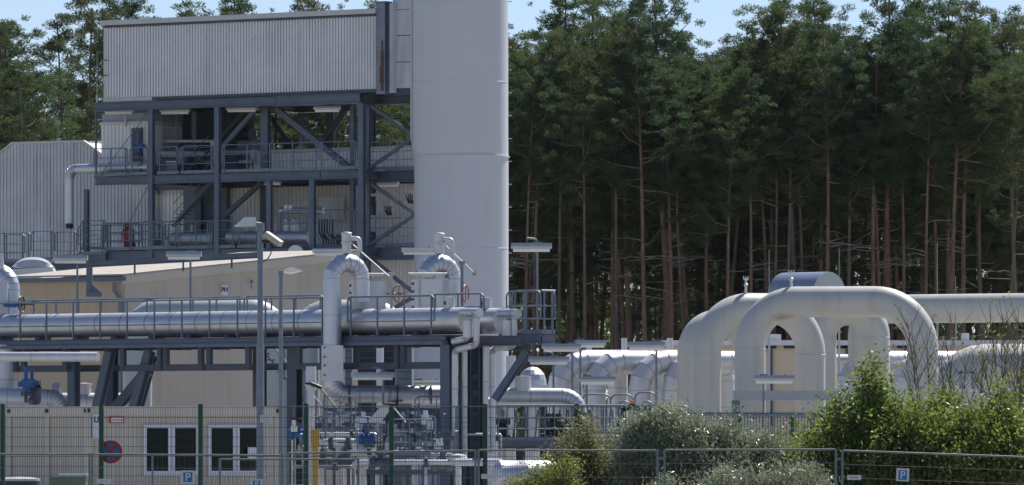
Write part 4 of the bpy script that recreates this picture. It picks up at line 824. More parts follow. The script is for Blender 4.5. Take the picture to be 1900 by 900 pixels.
# equipment cabinets behind rack centre
for (x0, x1, y0, y1, Y, mm, lb, nm, ct) in ((735, 764, 640, 745, 206, 'steel', 'tall blue grey cabinet behind the rack under the second valve box', 'tall_cabinet', 'cabinet'), (664, 700, 640, 745, 207, 'dark', 'dark louvred cabinet behind the rack left of the white riser', 'louvred_cabinet', 'cabinet'), (713, 733, 640, 745, 207.5, 'dark', 'narrow dark louvred cabinet right of the white riser behind the rack', 'louvred_cabinet', 'cabinet'), (640, 652, 640, 745, 206.5, 'steel', 'narrow grey cabinet left of the dark louvred cabinet behind the rack', 'tall_cabinet', 'cabinet')):
    a = W(x0, y1, Y); c = W(x1, y0, Y); o = thing(nm, Vector(((a.x + c.x) / 2, Y + .4, 0)), lb, ct); b = MB(); b.box(Vector(((a.x + c.x) / 2, Y + .4, c.z / 2)), Vector(((c.x - a.x) / 2, 0, 0)), Vector((0, .4, 0)), UP * c.z / 2); b.build('body', M[mm], o)
    b = MB()
    for k in range(8): z = c.z - .2 - k * .22; b.box(Vector(((a.x + c.x) / 2, Y - .012, z)), Vector(((c.x - a.x) * .4, 0, 0)), Vector((0, .01, 0)), UP * .02)
    b.build('louvre', M['steel_dark'], o)
poly_pipe('white_riser', 'slim white riser pipe between the dark louvred cabinets behind the rack', [(705, 640, 205), (705, 900, 205)], px(7, 205), .1, 'clad_w', 1.2)

# staircase under the rack
def staircase(x0, y0, x1, y1, Y, lb, wd=.9):
    a, c = W(x0, y0, Y), W(x1, y1, Y + (x1 - x0) * -.004); o = thing('steel_stair', Vector((c.x, c.y, 0)), lb, 'stairs'); d = c - a; sd_ = Vector((0, 1, 0)) * wd
    for k in (0, 1): b = MB(); b.bar(a + sd_ * k, c + sd_ * k, .05, .26, Vector((0, 1, 0))); b.build('stringer', M['steel'], o)
    b = MB(); n = int(abs(d.z) / .19)
    for k in range(n): b.box(a + d * (k + .5) / n + sd_ * .5, Vector((.12, 0, 0)), sd_ * .48, UP * .015)
    b.build('tread', M['steel_dark'], o)
    for k in (0, 1):
        b = MB()
        for hh_ in (.5, 1.0): b.tube(a + sd_ * k + UP * hh_, c + sd_ * k + UP * hh_, .022, 6)
        for q in range(5): p_ = a + d * q / 4 + sd_ * k; b.tube(p_, p_ + UP * 1.0, .02, 6)
        b.build('handrail', M['rail'], o)
staircase(488, 650, 640, 838, 196, 'steel stair running down to the right under the rack')

# ------------------------------------------------------------------ process skid seen through the green fence
def valve(x, y, Y, lb, s=1.0, m='blue', wheel='black'):
    c = W(x, y, Y); o = thing('gate_valve', Vector(c), lb, 'valve'); b = MB(); flange(b, c - Vector((.22 * s, 0, 0)), (1, 0, 0), .2 * s); flange(b, c + Vector((.22 * s, 0, 0)), (1, 0, 0), .2 * s); b.tube(c - Vector((.2 * s, 0, 0)), c + Vector((.2 * s, 0, 0)), .13 * s, 14); b.tube(c, c + UP * .45 * s, .07 * s, 12); b.tube(c + UP * .2 * s, c + UP * .26 * s, .14 * s, 14); b.build('valve_body', M[m], o)
    handwheel(o, c + UP * .55 * s, UP, .2 * s, M[wheel], stem=-.15 * s); return o
rs = random.Random(3)
places = [(560, 792, 178, 'left'), (644, 806, 181, 'centre left'), (700, 815, 184, 'centre')]
pipes = [  # x0, x1, y, Y, r px, material, label
 (545, 700, 806, 182, 4, 'clad', 'thin bright pipe crossing the skid just left of the blue valve'),
 (592, 672, 822, 180, 9, 'clad_w', 'thick pale drum pipe low on the left of the skid'),
 (630, 930, 806, 186, 2.5, 'clad', 'long thin pipe crossing the whole skid at mid height'),
 (735, 845, 812, 184, 4, 'rail', 'grey skid pipe right of the green post'),
 (655, 850, 858, 178, 5, 'clad', 'bright low pipe crossing the skid behind the construction fence'),
 (545, 655, 866, 177, 3, 'rail', 'thin low grey pipe at the bottom left of the skid'),
 (600, 700, 770, 189, 3, 'rail', 'thin upper grey pipe left of the hooded box'),
 (735, 830, 776, 190, 3, 'rail', 'thin upper grey pipe right of the hooded box'),
 (640, 790, 838, 180, 3, 'clad_w', 'pale middle pipe below the blue valve on the skid'),
 (770, 850, 846, 182, 6, 'clad_w', 'short thick pale pipe left of the rack columns'),
]
for (x0, x1, y, Y, r, mm, lb) in pipes:
    o = thing('skid_pipe', W((x0 + x1) / 2, y + r, Y), lb, 'pipe', 'pipes on the process skid'); b = MB(); b.pipe([W(x0, 905, Y + .3), W(x0, y, Y + .3), W(x1, y, Y), W(x1, 905, Y)], px(r, Y), px(r, Y) * 2.2, k=16, seg=4, band=.9, bw=.008, bt=.005); b.build('pipe_run', M[mm], o)
    b = MB()
    for k in range(2): c = W(x0, y, Y + .3).lerp(W(x1, y, Y), .3 + .4 * k); flange(b, c, (W(x1, y, Y) - W(x0, y, Y + .3)), px(r, Y) + .07, .04)
    b.build('flange', M['steel_dark'], o)
vals = [(679, 815, 180, 'blue gate valve left of the green fence post on the skid', .8, 'blue'), (550, 806, 181, 'blue gate valve half behind the yellow post', .8, 'blue'), (762, 842, 180, 'grey gate valve low on the skid, right of the green post', 1.0, 'steel'), (800, 812, 183, 'grey gate valve near the rack column', .9, 'steel'), (705, 858, 177, 'dark gate valve low on the skid behind the front fence rail', 1.0, 'steel_dark'), (640, 858, 179, 'dark gate valve low on the skid left of its twin', 1.0, 'steel_dark'), (735, 776, 188, 'green gate valve beside the hooded box', .9, 'green'), (598, 860, 179, 'dark gate valve lowest left near the yellow post', .9, 'steel_dark'), (820, 862, 179, 'grey gate valve lowest right next to the rack columns', .9, 'steel'), (632, 772, 188, 'pale small valve high on the skid left of the hooded box', .8, 'clad_w')]
for (x, y, Y, lb, s, mm) in vals: valve(x, y, Y, lb, s, mm)
sk = thing('process_skid', W(690, 800, 185) - UP * W(690, 800, 185).z, 'dense grey steel process skid frame behind the green mesh fence', 'skid frame')
for k, x in enumerate((545, 563, 582, 604, 620, 642, 657, 668, 690, 706, 722, 748, 757, 770, 786, 803, 816, 848)):
    Y = 181 + (k * 37 % 11); b = MB(); top = 752 + (k * 53 % 30); b.bar(Vector((W(x, 0, Y).x, Y, 0)), W(x, top, Y), .06 + .02 * (k % 3), .08, Vector((0, 1, 0))); b.build('post', M['rail' if k % 2 else 'steel'], sk)
for (x0, x1, y, Y, h_) in ((540, 850, 790, 188, .16), (590, 700, 826, 183, .12), (700, 860, 832, 186, .14), (545, 640, 846, 181, .1), (600, 860, 760, 191, .1), (650, 850, 876, 180, .14)):
    b = MB(); b.ibeam(W(x0, y, Y), W(x1, y, Y), .12, h_); b.build('skid_beam', M['steel'], sk)
for (x0, x1, y, Y) in ((600, 660, 800, 184), (660, 700, 790, 187), (770, 850, 800, 187), (720, 800, 845, 179)):
    b = MB(); a, c = W(x0, y, Y), W(x1, y, Y); railing(b, a, c, 1.0, .5, r=.02, toe=True); b.build('skid_railing', M['rail'], sk)
b = MB()
for k in range(60):
    x = 545 + k * 5.2 + rs.uniform(-3, 3); y0 = rs.uniform(765, 850); y1 = y0 + rs.uniform(12, 45); Y = rs.uniform(178, 190)
    b.pipe([W(x, y1, Y), W(x, y0, Y), W(x + rs.uniform(-14, 14), y0, Y + .2)], rs.uniform(.012, .028), .06, k=6, seg=3)
b.build('instrument_tubing', M['rail'], sk, kind=None)
b = MB()
for k in range(34):
    x = 548 + k * 9 + rs.uniform(-4, 4); y = rs.uniform(768, 872); Y = rs.uniform(178, 190); s_ = rs.uniform(.05, .12)
    b.box(W(x, y, Y), Vector((s_, 0, 0)), Vector((0, s_, 0)), UP * s_ * rs.uniform(.6, 1.6)); b.tube(W(x, y, Y) + UP * s_, W(x, y, Y) + UP * (s_ + .15), s_ * .6, 10)
b.build('instrument_head', M['clad_w'], sk)
o = thing('hooded_instrument_box', W(728, 790, 180), 'instrument box under a pitched blue white hood behind the fence', 'instrument box'); Yh = 180
b = MB(); a, r_, l_ = W(728, 752, Yh), W(752, 781, Yh), W(704, 781, Yh); b.prism([l_, a, a - UP * .05, l_ - UP * .05 + Vector((.04, 0, 0))], Vector((-.3, -.3, 0))); b.prism([a, r_, r_ - UP * .05, a - UP * .05], Vector((0, .9, 0))); b.build('hood', M['panelw'], o, smooth=False)
b = MB(); b.prism([W(708, 781, Yh + .2), W(728, 757, Yh + .2), W(749, 781, Yh + .2)], Vector((0, .3, 0))); b.build('box_body', M['dark'], o, smooth=False); b = MB(); b.tube(Vector((W(728, 0, Yh).x, Yh + .3, 0)), W(728, 781, Yh + .3), .05, 8); b.build('stand', M['rail'], o)
o = thing('instrument_cabinet', Vector((W(800, 0, 187).x, 187, 0)), 'grey upright instrument cabinet beside the rack column behind the fence', 'cabinet'); a = W(780, 800, 187); c = W(820, 762, 187)
b = MB(); b.box((a + c) / 2 + Vector((0, .3, 0)), Vector(((c.x - a.x) / 2, 0, 0)), Vector((0, .3, 0)), UP * (c.z - a.z) / 2); b.build('body', M['steel'], o, smooth=False); b = MB(); b.box((a + c) / 2 - Vector((0, .02, 0)), Vector((.02, 0, 0)), Vector((0, .015, 0)), UP * .15); b.build('handle', M['trim'], o)
b = MB(); b.tube(Vector((a.x + .1, 187.3, 0)), Vector((a.x + .1, 187.3, a.z)), .04, 6); b.tube(Vector((c.x - .1, 187.3, 0)), Vector((c.x - .1, 187.3, a.z)), .04, 6); b.build('leg', M['rail'], o)
# silver vessels low down
for (xa, xb, y, Y, r, lb) in ((534, 604, 934, 170, 34, 'big silver vessel low behind the yellow post, only its top showing'), (925, 1080, 884, 172, 30, 'big bright silver vessel low behind the front fence beside the bushes')):
    o = thing('silver_vessel', Vector((W((xa + xb) / 2, 0, Y).x, Y, 0)), lb, 'vessel'); b = MB(); rr = px(r, Y); c0, c1 = W(xa, y, Y), W(xb, y, Y + .6); d_ = (c1 - c0).normalized(); L_ = (c1 - c0).length
    b.lathe(c0, [(.02, -rr * .35), (rr * .6, -rr * .28), (rr * .9, -rr * .12), (rr, 0), (rr, L_ * .3), (rr * 1.01, L_ * .3 + .01), (rr * 1.01, L_ * .3 + .05), (rr, L_ * .3 + .06), (rr, L_), (rr * .8, L_ + rr * .2), (.02, L_ + rr * .3)], axis=d_, k=40); b.build('shell', M['clad'], o)
    b = MB()
    for k in (.2, .8): c = c0.lerp(c1, k); b.box(Vector((c.x, c.y, (c.z - rr) / 2 + .15)), Vector((.12, 0, 0)), Vector((0, rr * .8, 0)), UP * ((c.z - rr) / 2 + .15))
    b.build('saddle', M['steel_dark'], o)
poly_pipe('low_white_pipe', 'short pale pipe with a bulbous end crossing the rack column feet', [(845, 858, 176), (932, 858, 176)], px(7, 176), .2, 'clad_w', .6)
o = thing('bulb_valve', W(850, 850, 178), 'dirty pale bulb shaped cap low at the rack column', 'pipe cap'); b = MB(); b.lathe(W(850, 858, 178), [(.05, 0), (.22, .05), (.27, .12), (.22, .2), (.05, .24)], k=18); b.build('bulb', M['trim'], o)
yp = thing('yellow_post', Vector((W(585, 0, 140).x, 140, 0)), 'ochre yellow marker post behind the front fence, next to the pale instrument post', 'post'); b = MB(); b.box(W(585, 850, 140) , Vector((px(5.5, 140), 0, 0)), Vector((0, .06, 0)), UP * px(52, 140)); b.build('post_tube', M['yellow'], yp, smooth=False)
b = MB(); c = W(585, 812, 140); b.add([c + Vector((sx * px(w_, 140), sy * .07, z)) for z, w_ in ((-px(16, 140), 5.6), (-px(8, 140), 8), (px(15, 140), 8)) for sx, sy in ((-1, -1), (1, -1), (1, 1), (-1, 1))], [(0, 1, 2, 3), (8, 9, 10, 11)] + [(4 * i + j, 4 * i + (j + 1) % 4, 4 * i + 4 + (j + 1) % 4, 4 * i + 4 + j) for i in (0, 1) for j in range(4)]); b.build('head', M['yellow'], yp, smooth=False)

# walkway platform with dense railings right of the rack
Yw = 186
wk = thing('valve_platform', Vector((W(1050, 0, Yw).x, Yw, 0)), 'grey valve platform with dense railings right of the rack behind the green fence', 'platform')
zw = W(0, 820, Yw).z
b = MB(); a, c = W(925, 826, Yw), W(1150, 826, Yw); b.ibeam(a, c, .15, .2); b.build('platform_beam', M['steel'], wk)
b = MB(); b.box((a + c) / 2 + Vector((0, .9, .12)), Vector(((c.x - a.x) / 2, 0, 0)), Vector((0, .9, 0)), UP * .02); b.build('platform_grating', M['steel_dark'], wk)
for (x0, x1, dy, post) in ((925, 1150, 0, .26), (930, 1150, 1.8, .36), (940, 1120, .9, .3), (1090, 1160, -.6, .3)):
    b = MB(); a = W(x0, 820, Yw); c = W(x1, 820, Yw); a.y += dy; c.y += dy; a.z = c.z = zw; railing(b, a, c, 1.05, post, r=.03, round_ends=False); b.build('railing', M['rail'], wk)
for (x0, x1, Y, y) in ((1080, 1133, 191, 732), (1133, 1175, 191, 732), (1178, 1218, 190, 728), (1232, 1280, 188, 753), (1147, 1170, 190, 745), (1190, 1212, 190, 745)):
    b = MB(); a = W(x0, y, Y); c = W(x1, y, Y); path, _ = fillet([a - UP * 1.1, a, c, c - UP * 1.1], .2, 5, 0); b.sweep(path, .028, 7); b.build('hoop_rail', M['rail'], wk)
for x in (935, 1028, 1140):
    b = MB(); a = W(x, 830, Yw + 1); b.bar(Vector((a.x, a.y, 0)), a, .12, .12, Vector((0, 1, 0))); b.build('leg', M['steel'], wk)
b = MB()
for k in range(16): x = 938 + k * 13.5; b.bar(W(x, 822, Yw + 1.3), W(x + (6 if k % 3 else -5), 760, Yw + 1.3), .05, .07, Vector((0, 1, 0)))
b.build('lattice_bar', M['rail'], wk, smooth=False)
for (x, y, Y, lb) in ((932, 795, Yw + 1, 'dark double flanged valve nearest the rack on the valve platform'), (1027, 785, Yw + 1.2, 'middle dark flanged valve on the valve platform'), (1040, 800, Yw + .6, 'lower dark flanged valve on the valve platform'), (1077, 785, Yw + 1.0, 'dark flanged valve under the silver elbow at the right of the platform')):
    o = thing('flanged_valve', W(x, y + 15, Y), lb, 'valve', 'flanged valves on the platform'); b = MB(); c = W(x, y, Y); flange(b, c + UP * .2, UP, .24); flange(b, c - UP * .28, UP, .24); b.lathe(c - UP * .25, [(.1, 0), (.16, .1), (.16, .3), (.1, .42)], k=16); b.build('valve_body', M['black'], o)
    b = MB(); b.tube(Vector((c.x, c.y, 0)), c - UP * .35, .12, 14); b.build('pipe_leg', M['clad_w'], o)
b_ = poly_pipe('blue_line', 'thin blue pipe glimpsed low behind the platform railing', [(1100, 802, 192), (1150, 802, 192)], .05, .1, 'blue', 0)
# silver pipe with right elbow above the platform
poly_pipe('silver_branch_pipe', 'silver pipe ending in a downward elbow above the valve platform', [(925, 735, 188), (1073, 736, 188), (1073, 778, 188)], px(15.5, 188), .46, 'clad_w', .85, k=32)
poly_pipe('silver_elbow', 'short silver elbow just right of the rack end column', [(900, 748, 189), (931, 752, 189), (931, 790, 189)], px(12, 189), .3, 'clad_w', .5, k=28)
o = thing('tee_branch', W(970, 722, 188), 'short capped silver tee branch on the silver pipe near the rack end', 'pipe stub'); b = MB(); b.lathe(W(970, 726, 188), [(px(15, 188), 0), (px(15, 188), px(26, 188)), (px(16.5, 188), px(26.5, 188)), (px(16.5, 188), px(28, 188)), (.02, px(28.5, 188))], k=28); b.build('stub_shell', M['clad_w'], o)
o = thing('silver_dome', W(990, 718, 196), 'bright silver dome with segmented cladding behind the tee branch', 'dome'); b = MB(); c = W(988, 715, 196); q = px(27, 196); b.lathe(c, [(q, 0), (q * .97, q * .35), (q * .84, q * .75), (q * .6, q * 1.05), (q * .3, q * 1.22), (.01, q * 1.28)], k=16); b.build('dome_shell', M['clad'], o, thr=10)
b = MB(); b.box(c - UP * .25 + Vector((.1, -.1, 0)), Vector((q * .9, 0, 0)), Vector((0, q * .8, 0)), UP * .26); b.build('base_box', M['clad_w'], o); b = MB(); b.tube(Vector((c.x, c.y, 0)), c - UP * .5, q * .5, 16); b.build('pedestal', M['clad_w'], o)
poly_pipe('silver_riser', 'silver riser column directly behind the rack end platform', [(948, 900, 200), (948, 660, 200)], px(9, 200), .2, 'clad_w', .7)

# silver goosenecks
Yg = 226
o = poly_pipe('silver_header', 'wide silver header pipe behind the goosenecks, ending in an elbow at the white arches', [(1080, 668, Yg + 3), (1345, 668, Yg + 3), (1345, 900, Yg + 3)], px(19, Yg), .75, 'clad_w', .8, k=36)
for (x, lb) in ((1036, 'leftmost silver segmented gooseneck right of the stack'), (1103, 'second silver segmented gooseneck from the stack'), (1187, 'third silver segmented gooseneck from the stack'), (1249, 'silver segmented gooseneck half hidden by the big white arch'), (1571, 'silver segmented gooseneck seen between the middle arch legs'), (1673, 'silver segmented gooseneck seen inside the front white arch at right')):
    pts = [W(x, 900, Yg), W(x, 672, Yg), W(x, 672, Yg) + Vector((2.3, 1.2, 0))]; b = MB(); b.pipe([Vector((pts[0].x, Yg, 0)), pts[1], pts[2], pts[2] + Vector((.3, .9, 0))], px(21.5, Yg), 1.0, k=36, seg=4, band=.6, bw=.012, bt=.012); root_pipe('silver_gooseneck', b, M['clad_w'], lb, 'pipe', 'silver goosenecks', 12)
poly_pipe('silver_header', 'silver header piece seen through the white arches at right', [(1540, 674, Yg + 3), (1700, 674, Yg + 3)], px(17, Yg), .6, 'clad_w', .8, k=32)
for (x, lb) in ((1146, 'rear silver leg pipe between the second and third goosenecks'), (1218, 'rear silver leg pipe between the third and fourth goosenecks'), (1062, 'rear silver leg pipe just right of the leftmost gooseneck')):
    poly_pipe('silver_leg_pipe', lb, [(x, 900, Yg + 3.2), (x, 690, Yg + 3.2)], px(19, Yg), .3, 'clad_w', .55, group='rear silver leg pipes', k=28)
for (x, y0, y1, lb) in ((1093, 636, 652, 'lowest white stub vent above the silver pipes'), (1158, 629, 654, 'white stub vent above the silver pipes, left of the lamp'), (1243, 629, 654, 'white stub vent just left of the big white arches')):
    o = thing('stub_vent', W(x, y1, Yg + 4), lb, 'vent', 'white stub vents'); b = MB(); b.lathe(Vector((W(x, 0, Yg + 4).x, Yg + 4, W(0, y1, Yg + 4).z)), [(px(5.5, Yg), 0), (px(5.5, Yg), px(y1 - y0, Yg)), (px(6, Yg), px(y1 - y0, Yg) + .01), (px(6, Yg), px(y1 - y0, Yg) + .04)], k=20); b.build('vent_shell', M['panelw'], o)

# big white arches
def stained(base, spots):
    "the same paint with grime marks of their own shape: spots = (x, y, z, radius) in the pipe's own coordinates"
    m = base.copy(); m.name = 'grimy_white_pipe_paint'; n = m.node_tree; N = n.nodes; L = n.links; p = N['Principled BSDF']; src = p.inputs['Base Color'].links[0].from_socket; tc = N.new('ShaderNodeTexCoord'); no = N.new('ShaderNodeTexNoise'); no.inputs['Scale'].default_value = 3.5; no.inputs['Detail'].default_value = 8; L.new(tc.outputs['Object'], no.inputs[0])
    for (x, y, z, r, k) in spots:
        mp = N.new('ShaderNodeMapping'); mp.vector_type = 'POINT'; mp.inputs['Location'].default_value = (-x / r, -y / r, -z / (r * .4)); mp.inputs['Scale'].default_value = (1 / r, 1 / r, 1 / (r * .4)); L.new(tc.outputs['Object'], mp.inputs[0])
        ln = N.new('ShaderNodeVectorMath'); ln.operation = 'LENGTH'; L.new(mp.outputs[0], ln.inputs[0]); a = N.new('ShaderNodeMath'); a.operation = 'SUBTRACT'; a.inputs[0].default_value = 1.15; L.new(ln.outputs['Value'], a.inputs[1]); c = N.new('ShaderNodeMath'); c.operation = 'MULTIPLY'; c.use_clamp = True; L.new(a.outputs[0], c.inputs[0]); L.new(no.outputs[0], c.inputs[1]); d = N.new('ShaderNodeMath'); d.operation = 'MULTIPLY'; d.use_clamp = True; d.inputs[1].default_value = k; L.new(c.outputs[0], d.inputs[0])
        mx = N.new('ShaderNodeMix'); mx.data_type = 'RGBA'; L.new(d.outputs[0], mx.inputs[0]); L.new(src, mx.inputs[6]); mx.inputs[7].default_value = (.16, .115, .06, 1); src = mx.outputs[2]
    L.new(src, p.inputs['Base Color']); return m
_A = W(1391.5, 0, 205); _S = lambda x, y: (W(x, y, 204.5).x - _A.x, -.3, W(x, y, 204.5).z)
M['stained'] = stained(M['white_pipe'], [(*_S(1452, 588), .42, 1.8), (*_S(1500, 592), .7, .6), (*_S(1580, 593), 1.1, .5)])
def arch(lb, xl, xr, yt, w_, Y, dY=0.0, xend=None, ybot=900, bend=1.25, m=None):
    r = px(w_ / 2, Y); zt = W(0, yt, Y).z - r; zb_ = 0.0; A = Vector((W(xl, 0, Y).x, Y, 0)); B = Vector((W(xr, 0, Y + dY).x, Y + dY, 0))
    t = thing('white_pipe_arch', A, lb, 'pipe arch', 'big white pipe arches'); b = MB(); b.pipe([A, A + UP * zt, B + UP * zt, B], r, bend, k=48, seg=14); b.build('pipe_run', m or M['white_pipe'], t, thr=30)
    b = MB()
    for q in (A, B):
        for z in (zt - bend - .02, zt - bend - 2.4): b.lathe(q + UP * z, [(r, 0), (r + .012, .01), (r + .012, .03), (r, .04)], k=48)
    b.build('weld_ring', M['white_pipe'], t); return t
arch('front white pipe arch, the largest and nearest of the white arches', 1391.5, 1712, 532, 57.5, 205, -1.0, bend=1.5, m=M['stained'])
arch('second white pipe arch, its left leg standing clear left of the front arch', 1310.5, 1504, 543, 55.5, 213, 1.5, bend=1.55)
arch('third white pipe arch, narrow, between the legs of the front arch', 1524, 1623, 548, 56, 219, 0, bend=.92)
arch('farthest white pipe arch, only a sliver of it left of the second arch', 1284, 1392, 574, 55, 224, 1.0, bend=1.0)
# stain mark: dirt under the left bend of the front arch is in the paint; long pipe
poly_pipe('long_white_pipe', 'long horizontal white pipe running off to the right behind the front arch', [(1600, 900, 226), (1600, 574, 226), (2000, 570, 220)], px(27, 222), .9, 'white_pipe', 0, k=44)
poly_pipe('white_vessel', 'white rounded vessel behind the bare twigs at the right', [(1770, 900, 214), (1770, 688, 214), (2000, 688, 214)], px(50, 214), 1.05, 'white_pipe', 0, k=48)
o = thing('grey_drum', W(1520, 533, 224), 'grey blue drum with a flat round end above the white arches', 'drum'); Yd = 228; c = W(1538, 548, Yd); rr = px(44, Yd); ax = Vector((.68, -.73, 0))
b = MB(); b.tube(c - ax * 2.2, c - ax * .01, rr, 56); b.build('shell', mat('drum_blue_grey', (.28, .33, .42), .35, .3, .08, 1), o)
b = MB(); b.tube(c - ax * .01 + ax * .002, c + ax * .03, rr * .985, 56); b.build('end_plate', M['vessel'], o); b = MB(); b.bar(Vector((c.x, c.y + .6, 0)), c + Vector((0, .6, -rr * .8)), .4, .4, Vector((0, 1, 0))); b.build('support', M['steel'], o)
for (x, yb_, lb) in ((1384, 543, 'small white breather valve on top of the second white arch'), (1468, 533, 'small white breather valve on top of the front white arch')):
    Y = 213.5 if x < 1400 else 204.8; o = thing('breather_valve', W(x, yb_, Y), lb, 'valve', 'breather valves on the white arches'); c = W(x, yb_ + 1, Y); b = MB(); b.lathe(c, [(.05, 0), (.04, .22), (.07, .24), (.07, .3), (.035, .33), (.035, .42), (.09, .45), (.09, .5)], k=12)
    for k in range(3): b.bar(c + Vector((-.08 + .08 * k, 0, .5)), c + Vector((-.08 + .08 * k, 0, .56)), .03, .03, Vector((0, 1, 0)))
    b.build('valve_body', M['clad_w'], o)
# support beam across the arches' feet
Ysb = 203.5
b = MB(); a, c = W(1360, 734, Ysb), W(1560, 734, Ysb - .5); b.box((a + c) / 2, (c - a) / 2, Vector((0, .25, 0)), UP * px(9, Ysb)); sb = thing('support_girder', Vector((a.x + 1.5, Ysb, 0)), 'pale grey box girder crossing the feet of the white arches', 'girder'); b.build('girder_box', mat('pale_grey_girder', (.42, .44, .46), .5, 0, .08, 1), sb, smooth=False)
b = MB(); 
for x in (1365, 1555): p_ = W(x, 743, Ysb); b.bar(Vector((p_.x, Ysb, 0)), p_, .25, .25, Vector((0, 1, 0)))
b.build('girder_leg', M['steel'], sb)
b = MB(); a, c = W(1560, 722, 206), W(1960, 722, 206); b.box((a + c) / 2, (c - a) / 2, Vector((0, .5, 0)), UP * px(5, 206)); wr = thing('white_platform', Vector(((a.x + c.x) / 2, 206, 0)), 'bright white flat platform edge behind the green bush', 'platform'); b.build('deck_slab', M['panelw'], wr, smooth=False)
b = MB()
for x in (1600, 1750, 1900): p_ = W(x, 728, 206.3); b.bar(Vector((p_.x, 206.3, 0)), p_, .2, .2, Vector((0, 1, 0)))
b.build('support_leg', M['steel'], wr)
o = thing('dark_gantry', W(1795, 725, 205), 'small dark steel frame in front of the white vessel behind the twigs', 'frame'); b = MB()
for x in (1783, 1805): b.bar(W(x, 722, 205), W(x, 690, 205), .1, .1, Vector((0, 1, 0)))
b.bar(W(1770, 690, 205), W(1806, 690, 205), .1, .1); b.build('frame_bars', M['rust'], o)
# far low cream building
Yb = 290
fb = thing('far_cream_building', Vector((W(1600, 0, Yb + 5).x, Yb + 5, 0)), 'long low cream building with a white fascia in front of the wood', 'building')
a, c = W(1240, 641, Yb), W(2000, 641, Yb)
b = MB(); b.box(Vector(((a.x + c.x) / 2, Yb + 5, a.z / 2)), Vector(((c.x - a.x) / 2, 0, 0)), Vector((0, 5, 0)), UP * a.z / 2); b.build('wall', M['cream_far'], fb, smooth=False)
b = MB(); b.box(Vector(((a.x + c.x) / 2, Yb + 4.6, W(0, 636.5, Yb).z)), Vector(((c.x - a.x) / 2 + .3, 0, 0)), Vector((0, 5.6, 0)), UP * px(4.6, Yb)); b.build('fascia', M['panelw'], fb, smooth=False)
for x in (1431, 1571, 1680):
    b = MB(); b.tube(Vector((W(x, 0, Yb).x, Yb - .1, 0)), W(x, 645, Yb - .1), .06, 8); b.build('downpipe', M['steel_dark'], fb)
for x in (1430, 1465, 1560, 1575, 1675, 1720):
    b = MB(); b.box(W(x, 644, Yb - .06), Vector((.25, 0, 0)), Vector((0, .05, 0)), UP * .06); b.build('soffit_light', M['dark'], fb)
for (x, y, lb) in ((1428, 628, 'grey roof unit with louvres on the far cream building between the arches'), (1791, 626, 'small white roof box on the far cream building at right')):
    o = thing('roof_unit', W(x, y + 4, Yb + 2), lb, 'roof unit', 'roof units on the far building'); b = MB(); b.box(W(x, y, Yb + 2), Vector((.5 if x < 1500 else .15, 0, 0)), Vector((0, .4, 0)), UP * .18); b.build('unit_body', M['lamph'], o, smooth=False); b = MB(); b.box(W(x, y - 7, Yb + 2), Vector((.4 if x < 1500 else .1, 0, 0)), Vector((0, .3, 0)), UP * .02); b.build('unit_lid', M['panelw'], o)

